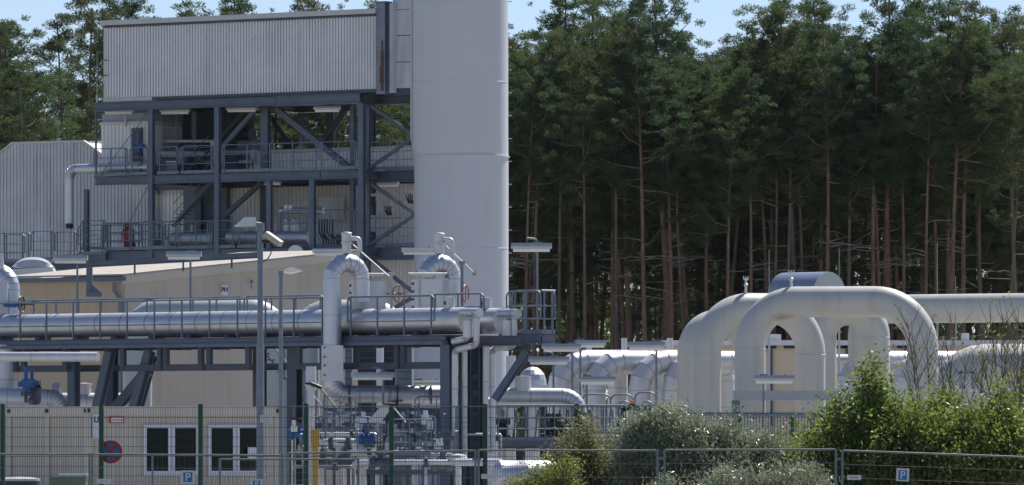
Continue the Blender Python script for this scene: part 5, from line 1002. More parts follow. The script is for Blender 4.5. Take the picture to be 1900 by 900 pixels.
# ------------------------------------------------------------------ site cabins
def cabin(fr, label, ze=2.75, name='site_cabin', windows=(), Lm=6.06, Wm=2.44):
    "t runs along the long face from the corner, n into the cabin"
    o = thing(name, fr.P(Lm / 2, Wm / 2, 0), label, 'site cabin', 'cream site cabins'); z0 = ze - 2.6
    b = MB(); n = 44; p = (Lm - .3) / n
    for k in range(n):
        t = .15 + p * k
        b.fbox(fr, t, t + p * .7,   .036, .05, z0 + .14, ze - .26)
    b.fbox(fr, .1, Lm - .1, .05, Wm - .05, z0 + .1, ze - .1)
    for k in range(16):
        q = .18 + (Wm - .36) * k / 16; b.fbox(fr, .036, .05, q, q + (Wm - .36) / 16 * .7, z0 + .14, ze - .26)
    b.fbox(fr, .05, .1, .1, Wm - .1, z0 + .1, ze - .2)
    b.build('wall', M['cont_rib'], o, smooth=False)
    b = MB()
    for t in (0, Lm - .15):
        for n_ in (0, Wm - .15): b.fbox(fr, t, t + .15, n_, n_ + .15, z0, ze - .001)
    b.build('corner_post', M['cont'], o, smooth=False)
    b = MB(); b.fbox(fr, .151, Lm - .151, .0, .12, ze - .25, ze - .002); b.fbox(fr, 0, .12, .151, Wm - .151, ze - .25, ze - .002); b.fbox(fr, .151, Lm - .151, .01, .12, z0, z0 + .13); b.fbox(fr, .01, .12, .151, Wm - .151, z0, z0 + .13); b.fbox(fr, .05, Lm - .05, .1, Wm - .02, ze - .09, ze + .012); b.build('roof_frame', M['cont'], o, smooth=False)
    b = MB(); b.fbox(fr, .152, Lm - .152, .012, .05, ze - .285, ze - .255); b.fbox(fr, .012, .05, .152, Wm - .152, ze - .285, ze - .255); b.build('rain_strip', M['yellowish'], o, smooth=False)
    b = MB()
    for (t, n_, dt, dn) in ((.075, -.012, .035, .01), (Lm - .075, -.012, .035, .01), (-.012, .075, .01, .035), (-.012, Wm - .075, .01, .035)): b.fbox(fr, t - dt, t + dt, n_ - dn, n_ + dn, ze - .15, ze - .05)
    b.build('corner_casting', M['black'], o)
    b = MB()
    for n_ in (.6, Wm - .6): b.fbox(fr, -.015, -.002, n_ - .035, n_ + .035, ze - .16, ze - .1)
    b.build('frame_bolt', M['trim'], o)
    for (ta, tb_, zl, zh) in windows:
        wf = MB(); w_ = .09; tm = (ta + tb_) / 2
        wf.fbox(fr, ta, tb_, -.03, .05, zh - w_, zh); wf.fbox(fr, ta, tb_, -.03, .05, zl, zl + w_)
        for (u0, u1) in ((ta, ta + w_), (tm - .1, tm - .01), (tm + .01, tm + .1), (tb_ - w_, tb_)): wf.fbox(fr, u0, u1, -.028, .05, zl + w_ + .001, zh - w_ - .001)
        wf.fbox(fr, ta - .03, tb_ + .03, -.06, -.031, zl - .05, zl - .001)
        wo = wf.build('window', M['frame'], o, smooth=False)
        for (u0, u1) in ((ta + w_, tm - .1), (tm + .1, tb_ - w_)):
            g = MB(); g.fbox(fr, u0, u1, .0, .02, zl + w_, zh - w_); go = g.build('pane', M['glass'], wo, smooth=False)
    return o
CA = Fr(160, 174, -30)
L6 = CA.t(519); ze = CA.z(160, 755)
zwh = CA.z(310, 788); zwl = CA.z(310, 880)
lpc = cabin(CA, 'cream site cabin with two white framed windows and an LP sign', ze, windows=((CA.t(266), CA.t(369), zwl, zwh), (CA.t(386), CA.t(490), zwl, zwh)), Lm=L6)
CB = Fr(72, 174, -30)   # neighbour: end face starts left of the first
CBf = Fr(0, 174, -30); CBf.X0 = CA.X0 - CA.v.x * 0; 
# neighbour standing beside the first, its end face flush: shift along n by the cabin width
class Sh(Fr):
    def __init__(s, f, dt, dn): s.c, s.s = f.c, f.s; q = f.P(dt, dn, 0); s.X0, s.Y0 = q.x, q.y
cabin(Sh(CA, .1, 2.60), 'plain cream site cabin, its end wall next to the LP cabin', ze)
cabin(Sh(CA, .2, 5.2), 'plain cream site cabin cut by the left edge of the photo', ze)
# signs on cabin
b = MB(); b.fbox(CA, CA.t(171), CA.t(187), -.03, -.012, CA.z(180, 814), CA.z(180, 768)); lps = thing('letter_sign', CA.at(179, 814, -.02), 'white LP sign on the corner of the windowed cabin', 'sign'); b.build('sign_board', M['signw'], lps)
text_part('sign_lettering', 'LP', .21, CA.P(CA.t(179.5), -.034, CA.z(180, 779)), CA.u, M['ink'], lps, .006)
b = MB(); b.fbox(CA, CA.t(203), CA.t(229), -.03, -.012, CA.z(216, 785), CA.z(216, 773)); rsn = thing('red_bordered_sign', CA.at(216, 785, -.02), 'small white sign with a red border on the cabin wall', 'sign'); b.build('sign_border', M['signr'], rsn)
b = MB(); b.fbox(CA, CA.t(205), CA.t(227), -.036, -.0305, CA.z(216, 783.3), CA.z(216, 774.7)); b.build('sign_board', M['signw'], rsn)
b = MB()
for k in range(9): t = CA.t(207.5 + k * 2.1); b.fbox(CA, t, t + .02, -.04, -.037, CA.z(216, 780.5), CA.z(216, 778.3))
b.build('sign_lettering', M['signr'], rsn)
o = thing('white_notice', CA.at(470, 852, -.3), 'pale grey notice box on the right window of the LP cabin', 'notice'); b = MB(); b.fbox(CA, CA.t(457), CA.t(482), -.12, -.08, CA.z(470, 853), CA.z(470, 830)); b.build('board', M['signw'], o); b = MB(); b.fbox(CA, CA.t(457), CA.t(482), -.135, -.121, CA.z(470, 842.5), CA.z(470, 841.5)); b.build('fold_line', M['lamph'], o)
# bins in front of the cabins
for (x, y, Y, w_, mm, lb) in ((35, 888, 160, .5, 'dark', 'low dark round bin with a pale lid at the far left'), (128, 884, 158, .42, 'tarp', 'green rectangular bin with a pale lid below the cabin wall')):
    c = W(x, y, Y); o = thing('waste_bin', Vector((c.x, Y, 0)), lb, 'bin'); b = MB()
    if x < 60: b.lathe(Vector((c.x, Y, 0)), [(w_ * .9, 0), (w_, c.z - .06)], k=24)
    else: b.box(Vector((c.x, Y, c.z / 2)), Vector((w_, 0, 0)), Vector((0, .4, 0)), UP * c.z / 2)
    b.build('bin_body', M[mm], o); b = MB()
    if x < 60: b.lathe(Vector((c.x, Y, c.z - .055)), [(w_ * 1.05, 0), (w_ * 1.05, .05), (w_ * .6, .09), (.02, .1)], k=24)
    else: b.box(Vector((c.x + .12, Y, c.z + .03)), Vector((w_ * .85, 0, 0)), Vector((0, .42, 0)), UP * .03)
    b.build('lid', M['lamph'], o)

# ------------------------------------------------------------------ green mesh fence
Yf = 133.0
gf = thing('green_mesh_fence', Vector((0, Yf, 0)), 'tall green welded mesh fence with dark green posts crossing in front of the cabins', 'fence')
ztop = W(0, 754, Yf).z
posts = [-178, 5, 188, 372, 568, 726, 900, 1070]
for x in posts:
    b = MB(); b.bar(Vector((W(x, 0, Yf).x, Yf, 0)), Vector((W(x, 0, Yf).x, Yf, ztop + .05)), px(8.5, Yf), .06, Vector((0, 1, 0))); b.build('post', M['green'], gf)
def mesh_panel(x0, x1, Y, z0, z1, gx, gz, rv, rh, parent, m, dbl=True, name='wire_panel'):
    b = MB(); n = max(1, round((x1 - x0) / gx))
    for k in range(n + 1): x = x0 + (x1 - x0) * k / n; b.tube(Vector((x, Y, z0)), Vector((x, Y, z1)), rv, 4)
    k = 0; z = z1 - .03
    while z > z0:
        for s_ in ((-1, 1) if dbl else (1,)): b.bar(Vector((x0, Y + s_ * (rv + rh), z)), Vector((x1, Y + s_ * (rv + rh), z)), rh * 2, rh * 2)
        z -= gz
    return b.build(name, M[m], parent, smooth=False)
for i in range(len(posts) - 1): mesh_panel(W(posts[i], 0, Yf).x + .06, W(posts[i + 1], 0, Yf).x - .06, Yf - .045, .05, ztop, .05, .2, .0028, .0042, gf, 'wire')
mesh_panel(W(1070, 0, Yf).x + .06, W(1250, 0, Yf).x, Yf - .045, .05, ztop, .05, .2, .0028, .0042, gf, 'wire')
b = MB(); b.bar(Vector((W(480, 0, Yf).x, Yf - .05, ztop)), Vector((W(1250, 0, Yf).x, Yf - .05, ztop)), .02, .02); b.build('top_wire', M['rail'], gf)
# no stopping sign
ns = thing('no_stopping_sign', W(205, 860, Yf + .12), 'round red and blue no stopping sign behind the green fence post', 'traffic sign'); c = W(205.5, 838.5, Yf + .12); rr = px(21.5, Yf)
b = MB(); b.tube(c, c + Vector((0, .01, 0)), rr, 40); b.build('sign_rim', M['signr'], ns)
b = MB(); b.tube(c - Vector((0, .004, 0)), c - Vector((0, .001, 0)), rr * .76, 40); b.build('sign_field', M['signb'], ns)
b = MB()
for s_ in (-1, 1): d_ = Vector((s_ * .62, 0, .78)); b.bar(c - d_ * rr * .76 - Vector((0, .007 + .002 * s_, 0)), c + d_ * rr * .76 - Vector((0, .007 + .002 * s_, 0)), .002, rr * .24, d_.cross(Vector((0, 1, 0))))
b.build('sign_cross', M['signr'], ns)
b = MB(); b.bar(c + Vector((0, .03, .2)), c + Vector((-.2, .03, .2)), .02, .03); b.build('clamp', M['galv'], ns)
# green gate and the second fence at right
gg = thing('green_gate_frame', Vector((W(1190, 0, 165).x, 165, 0)), 'dark green sliding gate end with diagonal brace, beside the silvery bush', 'gate')
b = MB(); b.bar(W(1156, 757, 165), W(1232, 757, 165), .1, px(10, 165)); b.bar(W(1156, 757, 165), Vector((W(1156, 0, 165).x, 165, W(0, 771, 165).z)), .12, .1, Vector((0, 1, 0))); b.bar(W(1158, 768, 165), W(1144, 800, 165), .14, .14); b.bar(Vector((W(1230, 0, 165).x, 165, 0)), W(1230, 752, 165), .1, .1, Vector((0, 1, 0))); b.bar(Vector((W(1144, 0, 165).x, 165, 0)), W(1144, 796, 165), .08, .08, Vector((0, 1, 0))); b.build('gate_frame', M['green'], gg)
bc = thing('orange_beacon', W(1173, 752, 165), 'tiny orange warning beacon on the green gate', 'beacon'); b = MB(); b.lathe(W(1173, 748, 165), [(.055, 0), (.055, .04), (.045, .06), (.045, .07), (.02, .08)], k=14); b.build('lens', mat('orange_lens', (.8, .16, .02), .3, 0, .05, 4), bc); b = MB(); b.lathe(W(1173, 752.5, 165), [(.06, 0), (.06, .055)], k=14); b.build('base', M['black'], bc)
g2 = thing('green_bar_fence', Vector((W(1400, 0, 160).x, 160, 0)), 'green fence with grey top rail and spikes in front of the white arches', 'fence'); Y2 = 160
for x in (1272, 1372, 1470):
    b = MB(); b.bar(Vector((W(x, 0, Y2).x, Y2, 0)), W(x, 770, Y2), px(7, Y2), .1, Vector((0, 1, 0))); b.build('post', M['green'], g2)
b = MB(); b.bar(W(1262, 769, Y2 - .06), W(1534, 771, Y2 - .06), .08, px(5, Y2)); b.build('top_rail', M['rail'], g2)
b = MB()
for k in range(106): x = 1263 + k * 2.55; b.bar(W(x, 768, Y2 - .08), W(x, 763.5, Y2 - .08), .01, .012, Vector((0, 1, 0)))
b.bar(W(1262, 766, Y2 - .1), W(1534, 767.5, Y2 - .1), .02, .02); b.build('spike_row', M['green'], g2)
mesh_panel(W(1264, 0, Y2).x, W(1532, 0, Y2).x, Y2 - .02, .1, W(0, 772, Y2).z, .075, .4, .009, .006, g2, 'wire', False, 'bar_panel')

# ------------------------------------------------------------------ construction fence in front
Yc = 120.0
def bau(x0, x1, y0, y1, Y, label, mids=(), r=.018, wires=True, gx=.10):
    o = thing('construction_fence_panel', Vector(((W(x0, 0, Y).x + W(x1, 0, Y).x) / 2, Y, 0)), label, 'fence panel', 'construction fence panels')
    a, c = W(x0, y0, Y), W(x1, y1, Y); b = MB(); b.bar(Vector((a.x, Y, .05)), Vector((a.x, Y, a.z + .02)), .042, .042, Vector((0, 1, 0))); b.bar(Vector((c.x, Y, .05)), Vector((c.x, Y, c.z + .02)), .042, .042, Vector((0, 1, 0)))
    b.tube(a, c, r, 8); b.tube(Vector((a.x, Y, .15)), Vector((c.x, Y, .15)), r, 8); b.build('tube_frame', M['galv'], o)
    for xm in mids: b = MB(); q = W(xm, (y0 + y1) / 2, Y); b.tube(Vector((q.x, Y, .1)), q + UP * .02, .021, 8); b.build('middle_tube', M['galv'], o)
    if wires:
        b = MB(); n = round((c.x - a.x) / gx)
        for k in range(1, n): x = a.x + (c.x - a.x) * k / n; b.tube(Vector((x, Y, .16)), Vector((x, Y, a.z + (c.z - a.z) * k / n - .02)), .0017, 3)
        for k in range(1, 6): z = a.z - .25 * k; b.tube(Vector((a.x, Y, z)), Vector((c.x, Y, z + (c.z - a.z))), .0022, 4)
        b.build('wire_mesh', M['galvwire'], o, smooth=False)
    b = MB(); b.box(Vector((a.x - .03, Y, .06)), Vector((.12, 0, 0)), Vector((0, .35, 0)), UP * .06); b.build('foot_block', M['steel_dark'], o); return o
bau(171, 524, 843, 845, Yc, 'leftmost construction fence panel in front of the cabins with a middle tube', (283,))
bau(-190, 166, 842, 843, Yc + .1, 'construction fence panel mostly cut off by the left edge of the photo')
bau(408, 665, 852, 852, Yc + 1.0, 'lower construction fence panel set a little behind the yellow post')
bau(534, 882, 841, 836, Yc, 'construction fence panel bending down slightly in front of the skid')
bau(888, 1220, 835, 836, Yc, 'construction fence panel between the rack columns and the silvery bush')
bau(1233, 1551, 835, 834, Yc, 'construction fence panel in front of the silvery bush')
bau(1563, 1925, 836, 849, Yc, 'rightmost construction fence panel sloping down to the right in front of the green bush')
for (x, y, lb) in ((1226, 850, 'clamp joining the fence panels at the silvery bush'), (1557, 852, 'clamp joining the fence panels at the green bush'), (885, 852, 'clamp joining the fence panels near the rack columns')):
    o = thing('fence_clamp', W(x, y, Yc), lb, 'clamp', 'fence clamps'); b = MB(); b.box(W(x, y, Yc), Vector((.085, 0, 0)), Vector((0, .03, 0)), UP * .02); b.tube(W(x - 2, y, Yc - .03), W(x - 2, y, Yc - .07), .015, 6); b.build('clamp_body', M['galv'], o)
def psign(x, y, w_, h_, lb, tilt=0):
    o = thing('parking_sign', W(x, y + h_ / 2, Yc - .06), lb, 'sign', 'parking signs on the construction fence'); c = W(x, y, Yc - .06); s = Yc / F; rg = Vector((math.cos(R(tilt)), 0, math.sin(R(tilt)))); up_ = Vector((-math.sin(R(tilt)), 0, math.cos(R(tilt)))); fw = Vector((0, 1, 0))
    b = MB(); b.box(c, rg * w_ / 2 * s, fw * .003, up_ * h_ / 2 * s); b.build('sheet', M['signw'], o); b = MB(); b.box(c - fw * .0045 - up_ * .005, rg * w_ * .33 * s, fw * .001, up_ * h_ * .38 * s); b.build('blue_square', M['signb'], o)
    text_part('sign_lettering', 'P', h_ * .85 * s, c - fw * .009 - up_ * .01, rg, M['signw'], o, .003)
psign(348.5, 885, 26, 24, 'white sheet with a blue parking P below the cabin windows'); psign(476, 898, 22, 18, 'white sheet with a blue parking P cut by the bottom edge near the mast'); psign(1675, 881, 24, 24, 'white sheet with a blue parking P in front of the green bush', -3)
for (x, y, w_, lb) in ((193, 893, 27, 'small blank white plate low on the fence under the no stopping sign'), (907, 884, 28, 'small white plate hanging low on the fence near the rack columns'), (1585, 886, 26, 'small white plate with faint red writing beside the post at the green bush')):
    o = thing('white_plate', W(x, y, Yc - .05), lb, 'plate'); b = MB(); b.box(W(x, y, Yc - .05), Vector((px(w_ / 2, Yc), 0, 0)), Vector((0, .003, 0)), UP * px(4.5, Yc)); b.build('plate_sheet', M['signw'], o)
    b = MB()
    for k in range(7): q = W(x - 7 + k * 2.2, y, Yc - .056); b.box(q, Vector((.007, 0, 0)), Vector((0, .001, 0)), UP * .008)
    b.build('sign_lettering', M['signr' if x > 1500 else 'lamph'], o)
# ------------------------------------------------------------------ plants
def quads_mesh(name, V, m):
    "V: (n, 4, 3) array of loose quads"
    n = V.shape[0]; me = bpy.data.meshes.new(name); me.vertices.add(n * 4); me.vertices.foreach_set('co', V.reshape(-1).astype(np.float32))
    me.loops.add(n * 4); me.loops.foreach_set('vertex_index', np.arange(n * 4, dtype=np.int32)); me.polygons.add(n)
    me.polygons.foreach_set('loop_start', np.arange(0, n * 4, 4, dtype=np.int32)); me.polygons.foreach_set('loop_total', np.full(n, 4, dtype=np.int32)); me.update(calc_edges=True); me.materials.append(m); return me
def leafquads(P, L, Wd, up_bias=0.3, D=None):
    n = len(P); d = rng.normal(size=(n, 3)); 
    if D is not None: d = d * .55 + D
    d[:, 2] += up_bias; d /= np.linalg.norm(d, axis=1)[:, None]
    e = rng.normal(size=(n, 3)); e = np.cross(d, e); e /= np.linalg.norm(e, axis=1)[:, None]
    l = (L * rng.uniform(.45, 1.5, n))[:, None]; w_ = (Wd * rng.uniform(.7, 1.2, n))[:, None]
    a = P - d * l * .5; c = P + d * l * .5; mid = P - d * l * .05
    return np.stack([a, mid + e * w_ * .5, c, mid - e * w_ * .5], axis=1)
def tree_mesh_trunk(seed, hgt, r0, lean, bare, wob=.25):
    rg = np.random.default_rng(seed); n = 14; pts = []; ph = rg.uniform(0, 6.28, 2)
    for i in range(n + 1):
        f = i / n; pts.append(Vector((lean * f * hgt + wob * math.sin(f * 4.5 + ph[0]) * f, wob * .6 * math.sin(f * 3.7 + ph[1]) * f, f * hgt)))
    rad = [r0 * (1.25 if i == 0 else 1) * (1 - .82 * (i / n) ** 1.1) for i in range(n + 1)]
    return pts, rad
def lerp_path(pts, f):
    k = f * (len(pts) - 1); i = min(int(k), len(pts) - 2); return pts[i].lerp(pts[i + 1], k - i)
def make_pine(seed, hgt, crown0, spread, r0=.19, lean=0.0, dens=1.0, nm='needle', bk='bark', tops=1):
    "one Scots pine: bare trunk with dead stubs, irregular crown of needle tufts; returns list of (name, mesh)"
    rg = np.random.default_rng(seed); pts, rad = tree_mesh_trunk(seed, hgt, r0, lean, crown0)
    b = MB(); b.sweep(pts, rad, 9)
    limb = MB(); tips = []; nb = int(32 * dens)
    for k in range(nb):
        f = crown0 + (1 - crown0) * ((k + rg.uniform(0, .9)) / nb) ** .9; f = min(f, .99); p = lerp_path(pts, f); g = (f - crown0) / (1 - crown0)
        ln = spread * (.30 + .95 * math.sin(math.pi * min(1, .16 + g * .80)) ** .8) * rg.uniform(.45, 1.15) * (1 - .45 * max(0, g - .6)) 
        if g > .88: ln *= .65
        az = rg.uniform(0, 2 * math.pi); el = rg.uniform(-.15, .55) + .5 * g
        d = Vector((math.cos(az) * math.cos(el), math.sin(az) * math.cos(el), math.sin(el))); q = p + d * ln * .5 - UP * ln * .04; e = p + d * ln + UP * ln * .14 * rg.uniform(.2, 1.6)
        limb.sweep([p, q, e], [max(.02, .055 * (1 - .6 * g)), .035, .012], 4, False)
        m_ = 3 + int(ln * 2.6)
        for j in range(m_):
            s = .38 + .62 * (j + rg.uniform(0, 1)) / m_; c = (p.lerp(q, s * 2) if s < .5 else q.lerp(e, s * 2 - 1))
            c = c + Vector((rg.normal() * .40, rg.normal() * .40, rg.normal() * .32 + .10)) * (ln ** .5)
            tips.append((c, d, rg.uniform(.2, .5)))
    P = []; D = []
    for (c, d, s) in tips:
        n = int(125 * (s / .4) ** 2); q = rg.normal(size=(n, 3)); q /= np.maximum(np.linalg.norm(q, axis=1), 1e-5)[:, None]; q *= (rg.uniform(0, 1, n) ** .45)[:, None] * s * np.array([1.08, 1.08, .7])
        P.append(q + np.array(c)); D.append(q * 1.2 / s + np.array(d) * .35)
    P = np.concatenate(P); D = np.concatenate(D); V = leafquads(P, .22, .046, .25, D)
    dead = MB()
    for k in range(int(rg.integers(5, 16))):
        f = rg.uniform(.15, 1) ** .6 * (crown0 + .1); p = lerp_path(pts, f); az = rg.uniform(0, 6.28); ln = rg.uniform(.5, 2.3); d = Vector((math.cos(az), math.sin(az), rg.uniform(-.25, .3)))
        m1 = p + d * ln * .5 + UP * rg.uniform(-.1, .15); e = p + d * ln + UP * rg.uniform(-.45, .35); dead.sweep([p, m1, e], [.03, .02, .006], 4, False)
        if ln > 1: dead.sweep([m1, m1 + Vector((rg.normal() * .4, rg.normal() * .4, rg.normal() * .3))], [.014, .004], 3, False)
    out = []
    for (p_, q_, o_) in ((limb, 0, None), (dead, 1, None)):
        base = len(b.v); b.st.append((base, len(b.f))); b.v.extend(p_.v); b.f.extend([tuple(i + base for i in f) for f in p_.f]); b.m.extend([q_] * len(p_.f))
    b.mat2 = M['deadwood']; t = b.build('tmp', M[bk]); t.data.name = 'trunk'; t.data.transform(Matrix.Translation(Vector(t['_w']))); out.append(('trunk', t.data, M[bk])); bpy.data.objects.remove(t)
    out.append(('crown', quads_mesh('crown', V, M[nm]), M[nm]))
    return out
def place(parts, name, loc, rz, s, label, cat, group, sz=None):
    o = bpy.data.objects.new(name, None); C.objects.link(o); o.location = loc; o.rotation_euler = (rs.gauss(0, .025), rs.gauss(0, .036), rz) if name == 'pine_tree' else (0, 0, rz); o.scale = (s, s, sz or s)
    o['label'] = label; o['category'] = cat; o['group'] = group
    for (n, me, m_) in parts:
        c = bpy.data.objects.new(n, me); C.objects.link(c); c.parent = o
    return o
PV = [make_pine(11, 27, .50, 2.7, .19), make_pine(12, 27, .42, 3.0, .21, .02, 1.05, 'needle2', 'bark_o'), make_pine(13, 27, .55, 2.4, .16, -.03, 1.0, 'needle3', 'bark'), make_pine(14, 27, .38, 2.9, .2, .0, 1.1, 'needle', 'bark_g'),
      make_pine(15, 27, .60, 2.6, .17, .035, .9, 'needle2', 'bark'), make_pine(16, 27, .46, 3.3, .22, -.015, 1.15, 'needle3', 'bark_o'), make_pine(17, 27, .52, 2.2, .15, .05, .8, 'needle', 'bark_g'), make_pine(18, 27, .36, 2.6, .18, .01, 1.0, 'needle2', 'bark'),
      make_pine(19, 27, .62, 2.8, .17, .02, .9, 'needle', 'bark_o'), make_pine(20, 27, .66, 2.3, .15, -.02, .8, 'needle2', 'bark'), make_pine(21, 27, .58, 3.0, .18, .0, 1.0, 'needle', 'bark_g'), make_pine(22, 27, .68, 2.6, .16, .03, .8, 'needle3', 'bark_o')]
ordn = ['first', 'second', 'third', 'fourth', 'fifth', 'sixth', 'seventh', 'eighth', 'ninth', 'tenth', 'eleventh', 'twelfth', 'thirteenth', 'fourteenth', 'fifteenth', 'sixteenth', 'seventeenth', 'eighteenth', 'nineteenth', 'twentieth', 'twenty-first', 'twenty-second', 'twenty-third', 'twenty-fourth', 'twenty-fifth']
looks = ['dark dense crown', 'orange bark', 'thin trunk', 'low grey trunk', 'slanting trunk', 'stout orange trunk', 'narrow crown', 'long crown']
# front row right of the stack: trunks measured in the photo (x, top y, distance)
front = [(955, 60, 352, 3), (1062, 12, 350, 0), (1104, 30, 356, 5), (1168, 70, 348, 1), (1215, 35, 354, 2), (1262, -20, 346, 5), (1330, 60, 352, 6), (1388, 85, 357, 7), (1432, 42, 350, 4), (1486, 12, 347, 3), (1532, 35, 355, 6), (1586, 10, 352, 0), (1650, -22, 346, 5), (1716, 20, 352, 2), (1752, 15, 349, 0), (1832, 18, 351, 7), (1888, 55, 354, 1)]
front = [(x, yt - (26 if x < 1250 else 12), Y, v) for (x, yt, Y, v) in front]
for i, (x, yt, Y, v) in enumerate(front):
    s = (W(0, yt, Y).z) / 27; place(PV[v], 'pine_tree', Vector((W(x, 0, Y).x, Y, 0)), rs.uniform(-.5, .5), 1.0, 'pine with %s, %s in the front row right of the stack' % (looks[v], ordn[i]), 'tree', 'pines of the front row', s)
    bpy.context.scene.objects
lf = [(-30, 60, 345, 5), (8, 45, 350, 0), (60, 130, 342, 3), (120, 35, 352, 7), (168, 15, 358, 1), (215, -5, 362, 5), (262, 5, 366, 2), (430, -5, 364, 0), (545, -12, 366, 1), (665, 8, 368, 6), (335, 20, 368, 3), (620, 30, 360, 7), (720, 35, 362, 3), (480, 30, 362, 7)]
for i, (x, yt, Y, v) in enumerate(sorted(lf)):
    s = (W(0, yt, Y).z) / 27; place(PV[v], 'pine_tree', Vector((W(x, 0, Y).x, Y, 0)), rs.uniform(0, 6), 1.0, 'pine with %s, %s from the left behind the plant' % (looks[v], ordn[i]), 'tree', 'pines behind the left half of the plant', s)
x = 965
while x < 1950:
    Y = rs.uniform(343, 349) + rs.choice((4, 10, 16)); yt = rs.uniform(70, 190); s = W(0, yt, Y).z / 27
    place(PV[rs.choice((8, 9, 10, 11, 6))], 'pine_tree', Vector((W(x, 0, Y).x, Y, 0)), rs.uniform(0, 6.28), rs.uniform(.85, 1.1), 'slender high crowned pine standing between the front row pines of the wood', 'tree', 'slender pines between the front row', s); x += rs.uniform(10, 34)
for i, (x, yt, v) in enumerate(((978, 250, 7), (1030, 330, 3), (1085, 215, 1), (1140, 300, 7), (1195, 250, 3), (1300, 230, 7), (1365, 330, 1), (1415, 260, 3), (1460, 200, 7), (1512, 300, 7), (1560, 240, 3), (1620, 310, 1), (1690, 230, 7), (1735, 330, 3), (1790, 215, 1), (1815, 300, 7), (1862, 240, 3), (1905, 290, 7))):
    Y = 351 + (i * 7 % 9); s = W(0, yt, Y).z / 27
    place(PV[v], 'pine_tree', Vector((W(x, 0, Y).x, Y, 0)), rs.uniform(0, 6.28), rs.uniform(.75, .9), 'young half height pine, %s of those along the wood edge right of the stack' % ordn[i], 'tree', 'young pines along the wood edge', s)
x = 972
while x < 1930:
    Y = rs.uniform(341, 347); yt = rs.uniform(40, 170); s = W(0, yt, Y).z / 27
    place(PV[rs.choice((8, 9, 11, 9))], 'pine_tree', Vector((W(x, 0, Y).x, Y, 0)), rs.uniform(0, 6.28), rs.uniform(.8, 1.1), 'thin bare trunked pine at the very edge of the wood right of the stack', 'tree', 'thin pines at the very edge of the wood', s); x += rs.uniform(24, 62)
k = 0
for row, (Y, step, ymin, ymax) in enumerate(((362, 62, 25, 150), (374, 62, 60, 220), (388, 60, 90, 260), (402, 56, 120, 280))):
    x = 930 + row * 17
    while x < 1960:
        yt = rs.uniform(ymin, ymax); v = rs.randrange(12); Y_ = Y + rs.uniform(-4, 4); s = W(0, yt, Y_).z / 27
        place(PV[v], 'pine_tree', Vector((W(x, 0, Y_).x, Y_, 0)), rs.uniform(0, 6.28), rs.uniform(.85, 1.05), 'pine in the crowded back rows of the wood right of the stack', 'tree', 'pines crowding behind the front row', s); x += step * rs.uniform(.6, 1.4); k += 1
for row, (Y, step, ymin, ymax) in enumerate(((372, 75, 90, 190), (390, 62, 120, 230))):
    x = -60 + row * 30
    while x < 930:
        yt = rs.uniform(ymin, ymax); v = rs.randrange(12); s = W(0, yt, Y).z / 27
        place(PV[v], 'pine_tree', Vector((W(x, 0, Y).x, Y + rs.uniform(-4, 4), 0)), rs.uniform(0, 6.28), rs.uniform(.85, 1.05), 'pine in the back rows behind the tower and side hall', 'tree', 'back row pines behind the tower', s); x += step * rs.uniform(.6, 1.4)
# understory of broadleaf scrub: reads as one mass behind the trunks
def foliage_cloud(centres, n, L, Wd, up=.2):
    P = []
    for (c, rad) in centres:
        q = rng.normal(size=(n, 3)); q /= np.linalg.norm(q, axis=1)[:, None]; q *= (rng.uniform(.25, 1, n) ** .5)[:, None] * np.array(rad); P.append(q + np.array(c))
    return leafquads(np.concatenate(P), L, Wd, up)
cs = []
for k in range(220):
    Y = rs.uniform(354, 368); x = rs.uniform(960, 1950); z = abs(rs.gauss(0, 1)) * 3.2
    if z < 11: cs.append(((W(x, 0, Y).x, Y, z + .5), (rs.uniform(.5, 1.3), rs.uniform(.5, 1.2), rs.uniform(.3, .8))))
for k in range(900):
    Y = rs.uniform(376, 425); x = rs.uniform(-60, 1960); z = abs(rs.gauss(0, 1)) * 4.2
    if z > 15: continue
    cs.append(((W(x, 0, Y).x, Y, z + .5), (rs.uniform(.5, 1.5), rs.uniform(.5, 1.3), rs.uniform(.4, 1.0))))
o = bpy.data.objects.new('understory', quads_mesh('understory', foliage_cloud(cs, 130, .27, .15), M['under'])); C.objects.link(o); tag(o, 'green broadleaf undergrowth filling the wood between the pine trunks', 'undergrowth', kind='stuff')
# far wood closing the horizon behind
cs = []
for k in range(900):
    Y = rs.uniform(440, 480); x = rs.uniform(-100, 2000); zmax = (13 if x < 900 else 20); z = rs.uniform(0, zmax)
    cs.append(((W(x, 0, Y).x, Y, z), (rs.uniform(1, 2.4), 1.5, rs.uniform(.6, 1.4))))
o = bpy.data.objects.new('far_wood', quads_mesh('far_wood', foliage_cloud(cs, 190, .5, .2), M['far'])); C.objects.link(o); tag(o, 'dark far wood closing the view behind the pines', 'wood', kind='stuff')

